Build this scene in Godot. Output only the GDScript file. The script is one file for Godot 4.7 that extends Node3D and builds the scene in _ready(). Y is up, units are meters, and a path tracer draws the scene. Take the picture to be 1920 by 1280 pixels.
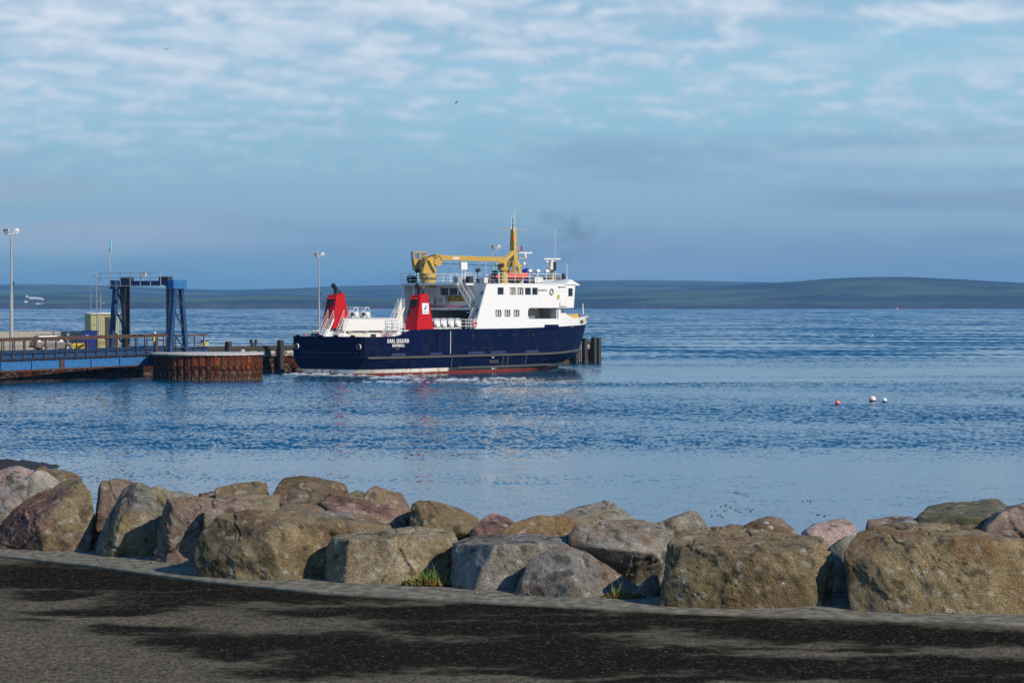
extends Node3D
# A roll-on ferry leaving a harbour berth, seen over a boulder sea wall. y is up, metres, the camera looks along -z.

const F := 4800.0      # focal length in pixels of a 1920 x 1280 frame
const EYE := 7.15      # eye height above the water
const HORIZON := 572.0 # image row of the horizon
const ROAD := 5.4      # height of the road above the water
const PI2 := PI * 2.0

var M := {}
var names := {}
var rng := RandomNumberGenerator.new()

func _ready() -> void:
	rng.seed = 7
	# ---- camera, sky, sun, exposure
	var cam := Camera3D.new()
	cam.name = "camera"
	cam.fov = rad_to_deg(2.0 * atan(640.0 / F))
	cam.position = Vector3(0, EYE, 0)
	cam.rotation.x = -atan((640.0 - HORIZON) / F)
	cam.near = 0.5
	cam.far = 40000.0
	add_child(cam)
	var env := Environment.new()
	env.background_mode = Environment.BG_SKY
	env.tonemap_mode = Environment.TONE_MAPPER_LINEAR
	env.tonemap_exposure = 1.0
	env.sdfgi_enabled = true
	env.ssao_enabled = true
	env.ssil_enabled = true
	env.fog_enabled = true
	env.fog_density = 0.00008
	env.fog_light_color = Color(0.50, 0.77, 1.0)
	env.volumetric_fog_enabled = true
	env.volumetric_fog_density = 0.0
	var pan := PanoramaSkyMaterial.new()
	pan.panorama = ImageTexture.create_from_image(sky_image())
	pan.energy_multiplier = 1.1
	env.sky = Sky.new()
	env.sky.sky_material = pan
	var we := WorldEnvironment.new()
	we.name = "environment"
	we.environment = env
	add_child(we)
	var sun := DirectionalLight3D.new()
	sun.name = "sun"
	sun.light_energy = 1.5
	sun.light_angular_distance = 0.6
	sun.light_color = Color(1.0, 0.95, 0.87)
	sun.shadow_enabled = true
	add_child(sun)
	var az := deg_to_rad(53.0)
	var el := deg_to_rad(33.0)
	sun.look_at_from_position(Vector3(cos(el) * sin(az), sin(el), cos(el) * cos(az)), Vector3.ZERO)
	# ---- the place
	make_materials()
	make_water()
	make_hills()
	make_road()
	make_rocks()
	make_quay()
	make_caisson()
	make_linkspan()
	make_gantry()
	make_quay_things()
	make_ferry()
	make_deck_things()
	make_people()
	make_small_things()

# ------------------------------------------------------------------ sky
func mixc(a: Vector3, b: Vector3, t: float) -> Vector3:
	return a.lerp(b, clampf(t, 0.0, 1.0))

var sky_n: FastNoiseLite
var sky_w: FastNoiseLite
var sky_s: FastNoiseLite

func sky_color(a: float, e: float) -> Vector3:
	# the first column of a panorama looks along -z
	# a: azimuth from -z, e: elevation, both in degrees; returns sRGB 0..255
	var ar := deg_to_rad(a)
	var ca := cos(ar)
	var sa := sin(ar)
	var c: Vector3
	if e < 2.0:
		c = mixc(Vector3(104, 144, 173), Vector3(136, 171, 193), e / 2.0)
	elif e < 5.0:
		c = mixc(Vector3(136, 171, 193), Vector3(150, 193, 215), (e - 2.0) / 3.0)
	elif e < 16.0:
		c = mixc(Vector3(150, 193, 215), Vector3(84, 148, 206), (e - 5.0) / 11.0)
	else:
		c = mixc(Vector3(84, 148, 206), Vector3(50, 104, 180), (e - 16.0) / 50.0)
	# broken altocumulus layer seen in perspective
	var r := 1.0 / tan(deg_to_rad(maxf(e, 0.0) + 1.6))
	var wx := sky_w.get_noise_2d(sa * r * 130.0, ca * r * 90.0) * 0.3
	var n := sky_n.get_noise_2d(sa * r * 300.0 + wx * 200.0, ca * r * 190.0 + wx * 160.0)
	var big := sky_w.get_noise_3d(sa * 130.0, e * 11.0, ca * 130.0)
	var cover := smoothstep(2.6, 7.0, e) - 0.8 * smoothstep(8.6, 11.5, e)
	var m := smoothstep(-0.62, 0.30, n + 0.40 * big + (cover - 0.60) * 0.9)
	if e > 18.0:
		m = smoothstep(0.15, 0.6, n + 0.25 * big) * 0.6
	var cc := mixc(Vector3(152, 181, 207), Vector3(222, 226, 235), clampf(0.46 + 1.25 * n + 0.35 * big, 0.0, 1.0) * (0.55 + 0.45 * smoothstep(4.0, 7.5, e)))
	# a clearer stretch of blue between the cloud fields
	m *= 1.0 - 0.75 * exp(-pow((a - 8.8 + 3.0 * big) / 3.4, 2.0) - pow((e - 5.75 + 0.5 * n) / 0.55, 2.0))
	c = mixc(c, cc, m * 0.92 * smoothstep(2.0, 4.6, e))
	# thin streaks and grey stratus banks low down
	var st := sky_s.get_noise_3d(sa * 420.0, e * 66.0, ca * 420.0)
	var band := smoothstep(-0.02, 0.30, st + 0.2 * big + 0.08 * sa - absf(e - 1.4) * 0.06)
	c = mixc(c, mixc(Vector3(112, 140, 176), Vector3(150, 165, 192), 0.5 + 1.4 * sky_w.get_noise_3d(sa * 300.0, e * 60.0 + 40.0, ca * 300.0)), band * 0.35 * (1.0 - smoothstep(3.0, 4.6, e)))
	# long stratus banks: grey ones over the far headland, a warm pale one over the harbour side
	if e > 7.2:
		return c
	var q := sky_s.get_noise_3d(sa * 1100.0, e * 150.0, ca * 1100.0) * 0.45 + 0.5 * sky_w.get_noise_3d(sa * 500.0, e * 30.0, ca * 500.0)
	for b in [] if e > 4.6 else [[2.0, 2.62, 4.2, 40.0, 0], [0.45, 1.62, -0.5, 44.0, 0], [1.15, 1.95, -40.0, -4.0, 1], [2.3, 2.7, -40.0, -7.5, 1], [1.0, 1.3, -8.0, -1.0, 0]]:
		var w := smoothstep(b[0] - 0.12, b[0] + 0.16, e + 0.3 * q) * smoothstep(b[1] + 0.10, b[1] - 0.14, e + 0.4 * q) * smoothstep(b[2], b[2] + 3.5, a + 4.0 * q) * smoothstep(b[3], b[3] - 4.0, a + 4.0 * q)
		var tone := mixc(Vector3(116, 145, 178), Vector3(142, 162, 190), 0.45 + 1.3 * q) if b[4] == 0 else mixc(Vector3(140, 165, 190), Vector3(164, 174, 194), 0.6 + q)
		c = mixc(c, tone, w * 0.62)
	var thin := smoothstep(0.22, 0.5, sky_s.get_noise_3d(sa * 300.0 + 70.0, e * 90.0, ca * 300.0))
	c = mixc(c, Vector3(176, 202, 222), thin * 0.45 * smoothstep(2.4, 3.4, e) * (1.0 - smoothstep(5.5, 7.0, e)))
	return c

func sky_image() -> Image:
	sky_n = FastNoiseLite.new()
	sky_n.seed = 11
	sky_n.frequency = 0.011
	sky_n.fractal_octaves = 6
	sky_n.fractal_gain = 0.62
	sky_w = FastNoiseLite.new()
	sky_w.seed = 5
	sky_w.frequency = 0.012
	sky_w.fractal_octaves = 3
	sky_s = FastNoiseLite.new()
	sky_s.seed = 23
	sky_s.frequency = 0.010
	sky_s.fractal_octaves = 4
	var low := Image.create(480, 240, false, Image.FORMAT_RGB8)
	for j in 240:
		var e := 90.0 - (j + 0.5) * 0.75
		for i in 480:
			var c := sky_color(wrapf((i + 0.5) * 0.75, -180.0, 180.0), maxf(e, 0.0)) if e > 8.0 else Vector3(104, 144, 173)
			low.set_pixel(i, j, Color(c.x / 255.0, c.y / 255.0, c.z / 255.0))
	low.resize(4096, 2048, Image.INTERPOLATE_CUBIC)
	var data := low.get_data()
	var step := 180.0 / 2048.0
	for j in range(int((90.0 - 11.0) / step), 1026):
		var e := maxf(90.0 - (j + 0.5) * step, 0.0)
		var fade := smoothstep(11.0, 9.6, e)
		for i in 4096:
			var c := sky_color(wrapf((i + 0.5) * step, -180.0, 180.0), e)
			var k := (j * 4096 + i) * 3
			data[k] = int(lerpf(data[k], c.x, fade))
			data[k + 1] = int(lerpf(data[k + 1], c.y, fade))
			data[k + 2] = int(lerpf(data[k + 2], c.z, fade))
	return Image.create_from_data(4096, 2048, false, Image.FORMAT_RGB8, data)

# ------------------------------------------------------------------ helpers
func at(u: float, v: float, d: float) -> Vector3:
	# the point that lies d metres ahead and was surveyed at that place of the frame
	return Vector3((u - 960.0) / F * d, EYE - (v - HORIZON) / F * d, -d)

func fbm(s: int, f: float, o := 4) -> FastNoiseLite:
	var n := FastNoiseLite.new()
	n.seed = s
	n.frequency = f
	n.fractal_octaves = o
	return n

class MB:
	# collects faces of one mesh; corners run counter-clockwise seen from outside
	var v := PackedVector3Array()
	var n := PackedVector3Array()
	var c := PackedColorArray()
	var col := Color.WHITE
	func tri(a: Vector3, b: Vector3, d: Vector3) -> void:
		var nn := (b - a).cross(d - a).normalized()
		v.append(a); v.append(d); v.append(b)
		for k in 3:
			n.append(nn)
			c.append(col)
	func quad(a: Vector3, b: Vector3, d: Vector3, e: Vector3) -> void:
		tri(a, b, d)
		tri(a, d, e)
	func face(a: Vector3, b: Vector3, d: Vector3, e: Vector3) -> MB:
		quad(a, b, d, e)
		return self
	func trin(p: Array, nn: Array) -> void:
		for k in [0, 2, 1]:
			v.append(p[k]); n.append(nn[k]); c.append(col)
	func hexa(p: Array) -> MB:
		# eight corners: bottom ring 0-3 counter-clockwise seen from above, then the top ring 4-7
		quad(p[3], p[2], p[1], p[0])
		quad(p[4], p[5], p[6], p[7])
		for k in 4:
			var l := (k + 1) % 4
			quad(p[k], p[l], p[l + 4], p[k + 4])
		return self
	func box(p: Vector3, s: Vector3, b := Basis.IDENTITY) -> MB:
		var h := s / 2.0
		var q := []
		for y in [-h.y, h.y]:
			for k in [Vector2(-1, 1), Vector2(1, 1), Vector2(1, -1), Vector2(-1, -1)]:
				q.append(p + b * Vector3(k.x * h.x, y, k.y * h.z))
		return hexa(q)
	func span(x0: float, x1: float, y0: float, y1: float, z0: float, z1: float) -> MB:
		return box(Vector3(x0 + x1, y0 + y1, z0 + z1) / 2.0, Vector3(absf(x1 - x0), absf(y1 - y0), absf(z1 - z0)))
	func beam(a: Vector3, b: Vector3, w: float, h: float, up := Vector3.UP) -> MB:
		# a bar of section w x h from a to b
		var x := (b - a).normalized()
		var z := x.cross(up)
		if z.length() < 0.01:
			z = x.cross(Vector3.RIGHT)
		z = z.normalized()
		return box((a + b) / 2.0, Vector3((b - a).length(), h, w), Basis(x, z.cross(x), z))
	func tube(a: Vector3, b: Vector3, r: float, k := 6, r2 := -1.0, caps := true) -> MB:
		if r2 < 0.0:
			r2 = r
		var x := (b - a).normalized()
		var y := x.cross(Vector3.UP)
		if y.length() < 0.01:
			y = x.cross(Vector3.RIGHT)
		y = y.normalized()
		var z := x.cross(y)
		for i in k:
			var t0 := TAU * i / k
			var t1 := TAU * (i + 1) / k
			var d0 := y * cos(t0) + z * sin(t0)
			var d1 := y * cos(t1) + z * sin(t1)
			trin([a + d0 * r, a + d1 * r, b + d1 * r2], [d0, d1, d1])
			trin([a + d0 * r, b + d1 * r2, b + d0 * r2], [d0, d1, d0])
			if caps:
				tri(b, b + d0 * r2, b + d1 * r2)
				tri(a, a + d1 * r, a + d0 * r)
		return self
	func path(p: Array, r: float, k := 6) -> MB:
		for i in p.size() - 1:
			tube(p[i], p[i + 1], r, k)
		return self
	func prism(poly: Array, d0: float, d1: float, t := Transform3D.IDENTITY) -> MB:
		# a polygon in x, y drawn out along z
		var pp := PackedVector2Array(poly)
		if Geometry2D.is_polygon_clockwise(pp):
			pp.reverse()
		var z0 := minf(d0, d1)
		var z1 := maxf(d0, d1)
		var ix := Geometry2D.triangulate_polygon(pp)
		for i in range(0, ix.size(), 3):
			var q := [pp[ix[i]], pp[ix[i + 1]], pp[ix[i + 2]]]
			if (q[1] - q[0]).cross(q[2] - q[0]) < 0.0:
				q.reverse()
			tri(t * Vector3(q[0].x, q[0].y, z1), t * Vector3(q[1].x, q[1].y, z1), t * Vector3(q[2].x, q[2].y, z1))
			tri(t * Vector3(q[2].x, q[2].y, z0), t * Vector3(q[1].x, q[1].y, z0), t * Vector3(q[0].x, q[0].y, z0))
		for i in pp.size():
			var a := pp[i]
			var b := pp[(i + 1) % pp.size()]
			quad(t * Vector3(a.x, a.y, z0), t * Vector3(b.x, b.y, z0), t * Vector3(b.x, b.y, z1), t * Vector3(a.x, a.y, z1))
		return self
	func lathe(prof: Array, k: int, t := Transform3D.IDENTITY, smooth := true) -> MB:
		# profile of Vector2(radius, height), from the bottom up, turned round y
		for i in prof.size() - 1:
			var p: Vector2 = prof[i]
			var q: Vector2 = prof[i + 1]
			var sl := Vector2(q.y - p.y, p.x - q.x).normalized()
			for j in k:
				var t0 := TAU * j / k
				var t1 := TAU * (j + 1) / k
				var d0 := Vector3(cos(t0), 0, -sin(t0))
				var d1 := Vector3(cos(t1), 0, -sin(t1))
				var a := t * (d0 * p.x + Vector3.UP * p.y)
				var b := t * (d1 * p.x + Vector3.UP * p.y)
				var e := t * (d1 * q.x + Vector3.UP * q.y)
				var f := t * (d0 * q.x + Vector3.UP * q.y)
				if smooth:
					var n0 := (t.basis * (d0 * sl.x + Vector3.UP * sl.y)).normalized()
					var n1 := (t.basis * (d1 * sl.x + Vector3.UP * sl.y)).normalized()
					if p.x > 0.0001:
						trin([a, b, e], [n0, n1, n1])
					if q.x > 0.0001:
						trin([a, e, f], [n0, n1, n0])
				else:
					quad(a, b, e, f)
		return self
	func ball(p: Vector3, r: Vector3, k := 10) -> MB:
		var prof := []
		for i in k / 2 + 1:
			var a := -PI / 2 + PI * i / (k / 2)
			prof.append(Vector2(maxf(cos(a), 0.0), sin(a)))
		return lathe(prof, k, Transform3D(Basis.from_scale(r), p))
	func grid(rows: Array, flip := false, smooth := true) -> MB:
		# rows of points; the outside is on the left of the way along a row when rows go up
		var nr := []
		for j in rows.size():
			var line := []
			for i in rows[j].size():
				var dx: Vector3 = rows[j][mini(i + 1, rows[j].size() - 1)] - rows[j][maxi(i - 1, 0)]
				var dy: Vector3 = rows[mini(j + 1, rows.size() - 1)][i] - rows[maxi(j - 1, 0)][i]
				var m := dx.cross(dy).normalized()
				line.append(-m if flip else m)
			nr.append(line)
		for j in rows.size() - 1:
			for i in rows[j].size() - 1:
				var p := [rows[j][i], rows[j][i + 1], rows[j + 1][i + 1], rows[j + 1][i]]
				var q := [nr[j][i], nr[j][i + 1], nr[j + 1][i + 1], nr[j + 1][i]]
				if flip:
					p.reverse()
					q.reverse()
				if smooth:
					trin([p[0], p[1], p[2]], [q[0], q[1], q[2]])
					trin([p[0], p[2], p[3]], [q[0], q[2], q[3]])
				else:
					quad(p[0], p[1], p[2], p[3])
		return self
	func mesh() -> ArrayMesh:
		var a := []
		a.resize(Mesh.ARRAY_MAX)
		a[Mesh.ARRAY_VERTEX] = v
		a[Mesh.ARRAY_NORMAL] = n
		a[Mesh.ARRAY_COLOR] = c
		var m := ArrayMesh.new()
		m.add_surface_from_arrays(Mesh.PRIMITIVE_TRIANGLES, a)
		return m

func mb() -> MB:
	return MB.new()

func numbered(called: String) -> String:
	var k: int = names.get(called, 0)
	names[called] = k + 1
	return called if k == 0 else "%s_%03d" % [called, k]

func tag(o: Node3D, label: String, category: String, group := "") -> Node3D:
	o.set_meta("label", label)
	o.set_meta("category", category)
	if group != "":
		o.set_meta("group", group)
	return o

func thing(called: String, label: String, category: String, where := Vector3.ZERO, turn := 0.0, group := "") -> Node3D:
	var o := Node3D.new()
	o.name = numbered(called)
	o.position = where
	o.rotation.y = turn
	add_child(o)
	tag(o, label, category, group)
	return o

func part(parent: Node3D, called: String, what, mat: Material, label := "") -> MeshInstance3D:
	var o := MeshInstance3D.new()
	o.name = numbered(called) if parent == self else called
	o.mesh = what.mesh() if what is MB else what
	o.material_override = mat
	if label != "":
		o.set_meta("label", label)
	parent.add_child(o, true)
	return o

func structure(called: String, what, mat: Material) -> MeshInstance3D:
	var o := part(self, called, what, mat)
	o.set_meta("kind", "structure")
	return o

func group_node(parent: Node3D, called: String, where := Vector3.ZERO) -> Node3D:
	var o := Node3D.new()
	o.name = called
	o.position = where
	parent.add_child(o, true)
	return o

func words(parent: Node3D, called: String, text: String, height: float, where: Vector3, b: Basis, mat: Material, bold := false, width := 1.0) -> void:
	var t := TextMesh.new()
	t.text = text
	var f := SystemFont.new()
	f.font_names = PackedStringArray(["Droid Sans"])
	if bold:
		f.font_weight = 700
	t.font = f
	t.font_size = 64
	t.pixel_size = height / 64.0 * 1.35
	t.depth = 0.02
	var o := part(parent, called, t, mat)
	o.transform = Transform3D(b.scaled_local(Vector3(width, 1, 1)), where)

# ------------------------------------------------------------------ materials
func lin(r: float, g: float, b: float) -> Color:
	return Color(r, g, b).linear_to_srgb()

func mat(key: String, c: Color, rough := 0.6, metal := 0.0, spec := 0.5) -> StandardMaterial3D:
	var m := StandardMaterial3D.new()
	m.resource_name = key
	m.albedo_color = c
	m.roughness = rough
	m.metallic = metal
	m.metallic_specular = spec
	m.vertex_color_use_as_albedo = true
	M[key] = m
	return m

func noise_tex(s: int, f: float, o: int, lo: float, hi: float, size := 512, contrast := 1.0, kind := FastNoiseLite.TYPE_SIMPLEX_SMOOTH) -> ImageTexture:
	var n := fbm(s, f, o)
	n.noise_type = kind
	var im := n.get_seamless_image(size, size)
	im.convert(Image.FORMAT_L8)
	var d := im.get_data()
	for k in d.size():
		var x := clampf((d[k] / 255.0 - 0.5) * contrast + 0.5, 0.0, 1.0)
		d[k] = int(255.0 * lerpf(lo, hi, x))
	return ImageTexture.create_from_image(Image.create_from_data(size, size, false, Image.FORMAT_L8, d))

func worn(m: StandardMaterial3D, t: Texture2D, scale: float, bump: Texture2D = null, depth := 0.0, bscale := 0.0) -> void:
	m.albedo_texture = t
	m.uv1_triplanar = true
	m.uv1_scale = Vector3.ONE * scale
	if bump:
		m.heightmap_enabled = true
		m.heightmap_texture = bump
		m.heightmap_scale = depth

func make_materials() -> void:
	var soft := noise_tex(1, 0.02, 5, 0.80, 1.0, 512, 1.6)
	var blotch := noise_tex(2, 0.012, 6, 0.55, 1.0, 512, 2.2)
	var grain := noise_tex(3, 0.16, 4, 0.38, 1.0, 1024, 2.6)
	var rough := noise_tex(4, 0.05, 6, 0.0, 1.0, 1024, 1.6)
	worn(mat("navy", lin(0.0035, 0.0085, 0.046), 0.45, 0.0, 0.16), soft, 0.12)
	worn(mat("hull_paint", lin(0.03, 0.04, 0.10), 0.48, 0.0, 0.16), soft, 0.12)
	worn(mat("white", lin(0.80, 0.80, 0.79), 0.45), noise_tex(6, 0.03, 4, 0.93, 1.0), 0.15)
	mat("offwhite", lin(0.62, 0.61, 0.56), 0.6)
	worn(mat("red", lin(0.56, 0.014, 0.018), 0.5, 0.0, 0.25), soft, 0.4)
	worn(mat("ochre", lin(0.66, 0.43, 0.10), 0.5, 0.0, 0.3), soft, 0.5)
	mat("band", lin(1, 1, 1), 0.6)
	mat("black", lin(0.012, 0.012, 0.014), 0.6)
	mat("dark", lin(0.03, 0.032, 0.036), 0.7)
	var g := mat("glass", lin(0.012, 0.016, 0.022), 0.06, 0.0, 0.6)
	g.vertex_color_use_as_albedo = false
	mat("grey", lin(0.30, 0.31, 0.32), 0.55)
	mat("steel", lin(0.42, 0.43, 0.44), 0.45, 0.4)
	mat("strake", lin(0.06, 0.06, 0.06), 0.75)
	mat("orange", lin(0.72, 0.10, 0.02), 0.5)
	mat("rib_red", lin(0.50, 0.05, 0.02), 0.5)
	mat("maroon", lin(0.035, 0.008, 0.012), 0.6)
	mat("green", lin(0.02, 0.20, 0.08), 0.6)
	mat("blue_tarp", lin(0.015, 0.03, 0.30), 0.6)
	worn(mat("bridge_blue", lin(0.040, 0.17, 0.42), 0.55, 0.0, 0.3), soft, 0.3)
	worn(mat("gantry_blue", lin(0.028, 0.072, 0.175), 0.55, 0.0, 0.3), soft, 0.3)
	worn(mat("rust", lin(1, 1, 1), 0.9, 0.0, 0.15), blotch, 0.5, rough, 0.6)
	worn(mat("concrete", lin(0.46, 0.44, 0.39), 0.9), blotch, 0.18, rough, 0.8)
	worn(mat("pale_concrete", lin(0.55, 0.52, 0.47), 0.9), soft, 0.3)
	mat("timber", lin(0.07, 0.066, 0.06), 0.9)
	worn(M["timber"], blotch, 0.6)
	mat("hut", lin(0.40, 0.38, 0.20), 0.65, 0.0, 0.2)
	mat("box_blue", lin(0.012, 0.03, 0.20), 0.5)
	mat("yellow", lin(0.75, 0.50, 0.02), 0.5)
	mat("sign_yellow", lin(0.72, 0.42, 0.02), 0.5)
	mat("teal", lin(0.20, 0.55, 0.52), 0.4)
	mat("silver", lin(0.24, 0.24, 0.24), 0.35, 0.4)
	mat("tyre", lin(0.02, 0.02, 0.02), 0.85)
	mat("tail_red", lin(0.45, 0.01, 0.01), 0.2)
	mat("plain", lin(1, 1, 1), 0.7)
	mat("hivis", lin(0.62, 0.80, 0.02), 0.7)
	mat("lamp_glass", lin(0.10, 0.11, 0.12), 0.1)
	mat("buoy_pink", lin(0.80, 0.22, 0.18), 0.4)
	mat("buoy_pale", lin(0.86, 0.62, 0.58), 0.4)
	mat("weed", lin(0.018, 0.014, 0.006), 0.7)
	var r := mat("rock", lin(1, 1, 1), 0.92, 0.0, 0.18)
	worn(r, grain, 0.9, rough, 0.18)
	r.uv1_world_triplanar = true
	r.uv1_scale = Vector3.ONE * 0.85
	var w := mat("water", lin(1, 1, 1), 0.13, 0.0, 0.37)
	w.vertex_color_use_as_albedo = true
	mat("hill", lin(1, 1, 1), 1.0, 0.0, 0.0)
	mat("tread", lin(0.30, 0.24, 0.08), 0.7)
	mat("plate", lin(0.018, 0.028, 0.10), 0.6)
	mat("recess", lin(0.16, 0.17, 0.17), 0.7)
	mat("green_deck", lin(0.05, 0.09, 0.07), 0.8)
	mat("tan", lin(0.5, 0.36, 0.25), 0.7)
	mat("emblem_dark", lin(0.01, 0.03, 0.12), 0.5)
	mat("emblem_light", lin(0.10, 0.32, 0.60), 0.5)
	mat("strap", lin(0.05, 0.09, 0.08), 0.7)
	mat("slate", lin(0.06, 0.07, 0.09), 0.8)
	mat("gantry_dark", lin(0.030, 0.050, 0.095), 0.6)
	mat("galvanised", lin(0.36, 0.37, 0.37), 0.5, 0.2)
	worn(mat("guide", lin(0.11, 0.065, 0.045), 0.8), blotch, 0.5)
	worn(mat("bridge_rust", lin(0.125, 0.062, 0.045), 0.85), blotch, 0.6)
	worn(mat("parapet", lin(0.42, 0.40, 0.34), 0.9), noise_tex(8, 0.05, 6, 0.72, 1.0, 512, 2.0), 0.3)
	var pn := mat("pane", Color(0.5, 0.55, 0.55, 0.25), 0.05)
	pn.transparency = BaseMaterial3D.TRANSPARENCY_ALPHA
	pn.vertex_color_use_as_albedo = false
	var gr := mat("grass", lin(1, 1, 1), 0.6)
	gr.backlight_enabled = true
	gr.backlight = Color(0.4, 0.5, 0.1)

# ------------------------------------------------------------------ water
var slick_n: FastNoiseLite
var streak_n: FastNoiseLite

func ripple(x: float, z: float) -> float:
	# how ruffled the water is: 0 slick, 1 full ripples
	var s := streak_n.get_noise_2d(x * 0.5 + z * 0.15, z * 1.6)
	var b := slick_n.get_noise_2d(x, z * 2.0)
	var v := 34320.0 / z
	var base := 0.58
	if v > 270.0:
		base = lerpf(0.58, 0.02, smoothstep(230.0, 335.0, v + 110.0 * b))
	elif v < 146.0:
		base = 0.5
	if v > 113.0 and v < 144.0 and x > -8.0:
		base = lerpf(base, 0.12, smoothstep(-8.0, 14.0, x) * smoothstep(144.0, 138.0, v) * smoothstep(113.0, 119.0, v))
	var k := 0.6 if v < 270.0 else lerpf(0.6, 0.22, smoothstep(270.0, 350.0, v))
	return clampf(base + k * (s + 0.67 * b), 0.02, 1.0)

func make_water() -> void:
	slick_n = fbm(31, 0.018, 3)
	streak_n = fbm(32, 0.022, 4)
	var wv := fbm(33, 0.55, 2)
	var fine := fbm(34, 1.35, 2)
	var swell := fbm(35, 0.09, 2)
	var foam_n := fbm(36, 0.55, 4)
	var deep := Color(0.0, 0.045, 0.100)
	var teal := Color(0.012, 0.060, 0.075)
	var foam := Color(0.75, 0.80, 0.82)
	var st := 0
	for zone in [[34.0, 345.0, 0.0024, 660], [345.0, 9000.0, 0.011, 300]]:
		var zs := PackedFloat32Array()
		var z: float = zone[0]
		while z < zone[1]:
			zs.append(z)
			z *= 1.0 + zone[2]
		zs.append(zone[1])
		var nx: int = zone[3]
		var v := PackedVector3Array()
		var n := PackedVector3Array()
		var c := PackedColorArray()
		var ix := PackedInt32Array()
		for j in zs.size():
			z = zs[j]
			var half := z * 0.215 + 9.0
			for i in nx:
				var x := -half + 2.0 * half * i / (nx - 1)
				var rp := ripple(x, z)
				var amp := lerpf(0.010, 0.155, rp)
				# slopes of the small waves; crests run across the line of sight
				var sx: float
				var sz: float
				if st == 0:
					var k := lerpf(2.6, 1.25, smoothstep(80.0, 170.0, z))
					sx = wv.get_noise_2d(x * 3.2 * k, z * 1.1)
					sz = wv.get_noise_2d(x * 3.2 * k + 300.0, z * 1.1) + 0.6 * fine.get_noise_2d(x * 0.35, z * 0.25) + 0.42 * rp
				else:
					sx = fine.get_noise_2d(x * 0.35, z * 0.09)
					sz = fine.get_noise_2d(x * 0.35 + 500.0, z * 0.09) + 1.05 * rp
				sx *= amp * 1.3
				sz = sz * amp * 2.4 + 0.02
				var y := 0.03 * swell.get_noise_2d(x, z * 1.5) * rp
				v.append(Vector3(x, y, -z))
				n.append(Vector3(-sx, 1.0, sz).normalized())
				var col := deep
				if st == 0 and z > 215.0 and z < 300.0:
					var f := foam_amount(x, z, foam_n)
					col = deep.lerp(teal, clampf(f * 1.6, 0.0, 1.0)).lerp(foam, smoothstep(0.50, 0.85, f))
					v[v.size() - 1].y += 0.30 * f * f
				c.append(col)
		for j in zs.size() - 1:
			for i in nx - 1:
				var a := j * nx + i
				ix.append_array([a, a + nx, a + 1, a + 1, a + nx, a + nx + 1])
		var arr := []
		arr.resize(Mesh.ARRAY_MAX)
		arr[Mesh.ARRAY_VERTEX] = v
		arr[Mesh.ARRAY_NORMAL] = n
		arr[Mesh.ARRAY_COLOR] = c
		arr[Mesh.ARRAY_INDEX] = ix
		var m := ArrayMesh.new()
		m.add_surface_from_arrays(Mesh.PRIMITIVE_TRIANGLES, arr)
		structure("water", m, M["water"])
		st += 1
	var sheet := mb()
	sheet.col = deep
	sheet.quad(Vector3(-9000, -0.25, 200), Vector3(9000, -0.25, 200), Vector3(9000, -0.25, -9500), Vector3(-9000, -0.25, -9500))
	structure("water", sheet, M["water"])

func foam_amount(x: float, z: float, n: FastNoiseLite) -> float:
	# churned water at the stern, along the side and in the wash that the ferry throws off
	var p := ship_local(x, z)
	var side := p.y - 5.2
	var f := 0.0
	if p.x > -3.0 and p.x < 30.0 and side > -1.5 and side < 6.0:
		f = smoothstep(5.0, 0.0, side) * smoothstep(30.0, 2.0, p.x) * (0.36 + 0.9 * n.get_noise_2d(x * 0.6, z * 0.8))
	if p.x > -4.5 and p.x < 1.0 and absf(p.y) < 6.0:
		f = maxf(f, smoothstep(-4.5, -1.0, p.x) * smoothstep(6.0, 4.0, absf(p.y)) * (0.75 + 0.6 * n.get_noise_2d(x, z)))
	var wash := smoothstep(-20.0, -12.0, x) * smoothstep(9.0, -2.0, x) * smoothstep(226.0, 231.0, z) * smoothstep(254.0, 249.0, z)
	f = maxf(f, wash * (0.20 + 1.15 * n.get_noise_2d(x * 0.22, z * 0.55)))
	var line := exp(-pow((z - 235.0 - 0.09 * x - 5.0 * n.get_noise_2d(x * 0.06, 3.0)) / 2.6, 2.0)) * smoothstep(-4.0, 4.0, x) * smoothstep(75.0, 20.0, x)
	f = maxf(f, line * (0.30 + 0.9 * n.get_noise_2d(x * 0.3, z * 0.3 + 80.0)))
	return clampf(f + 0.4 * n.get_noise_2d(x * 2.2, z * 1.2) * smoothstep(0.05, 0.4, f), 0.0, 1.0)

func ship_local(x: float, z: float) -> Vector2:
	var d := Vector2(x + 18.5, z - 258.5)
	return Vector2(d.x * 0.5736 + d.y * 0.8192, d.x * 0.8192 - d.y * 0.5736)

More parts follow.
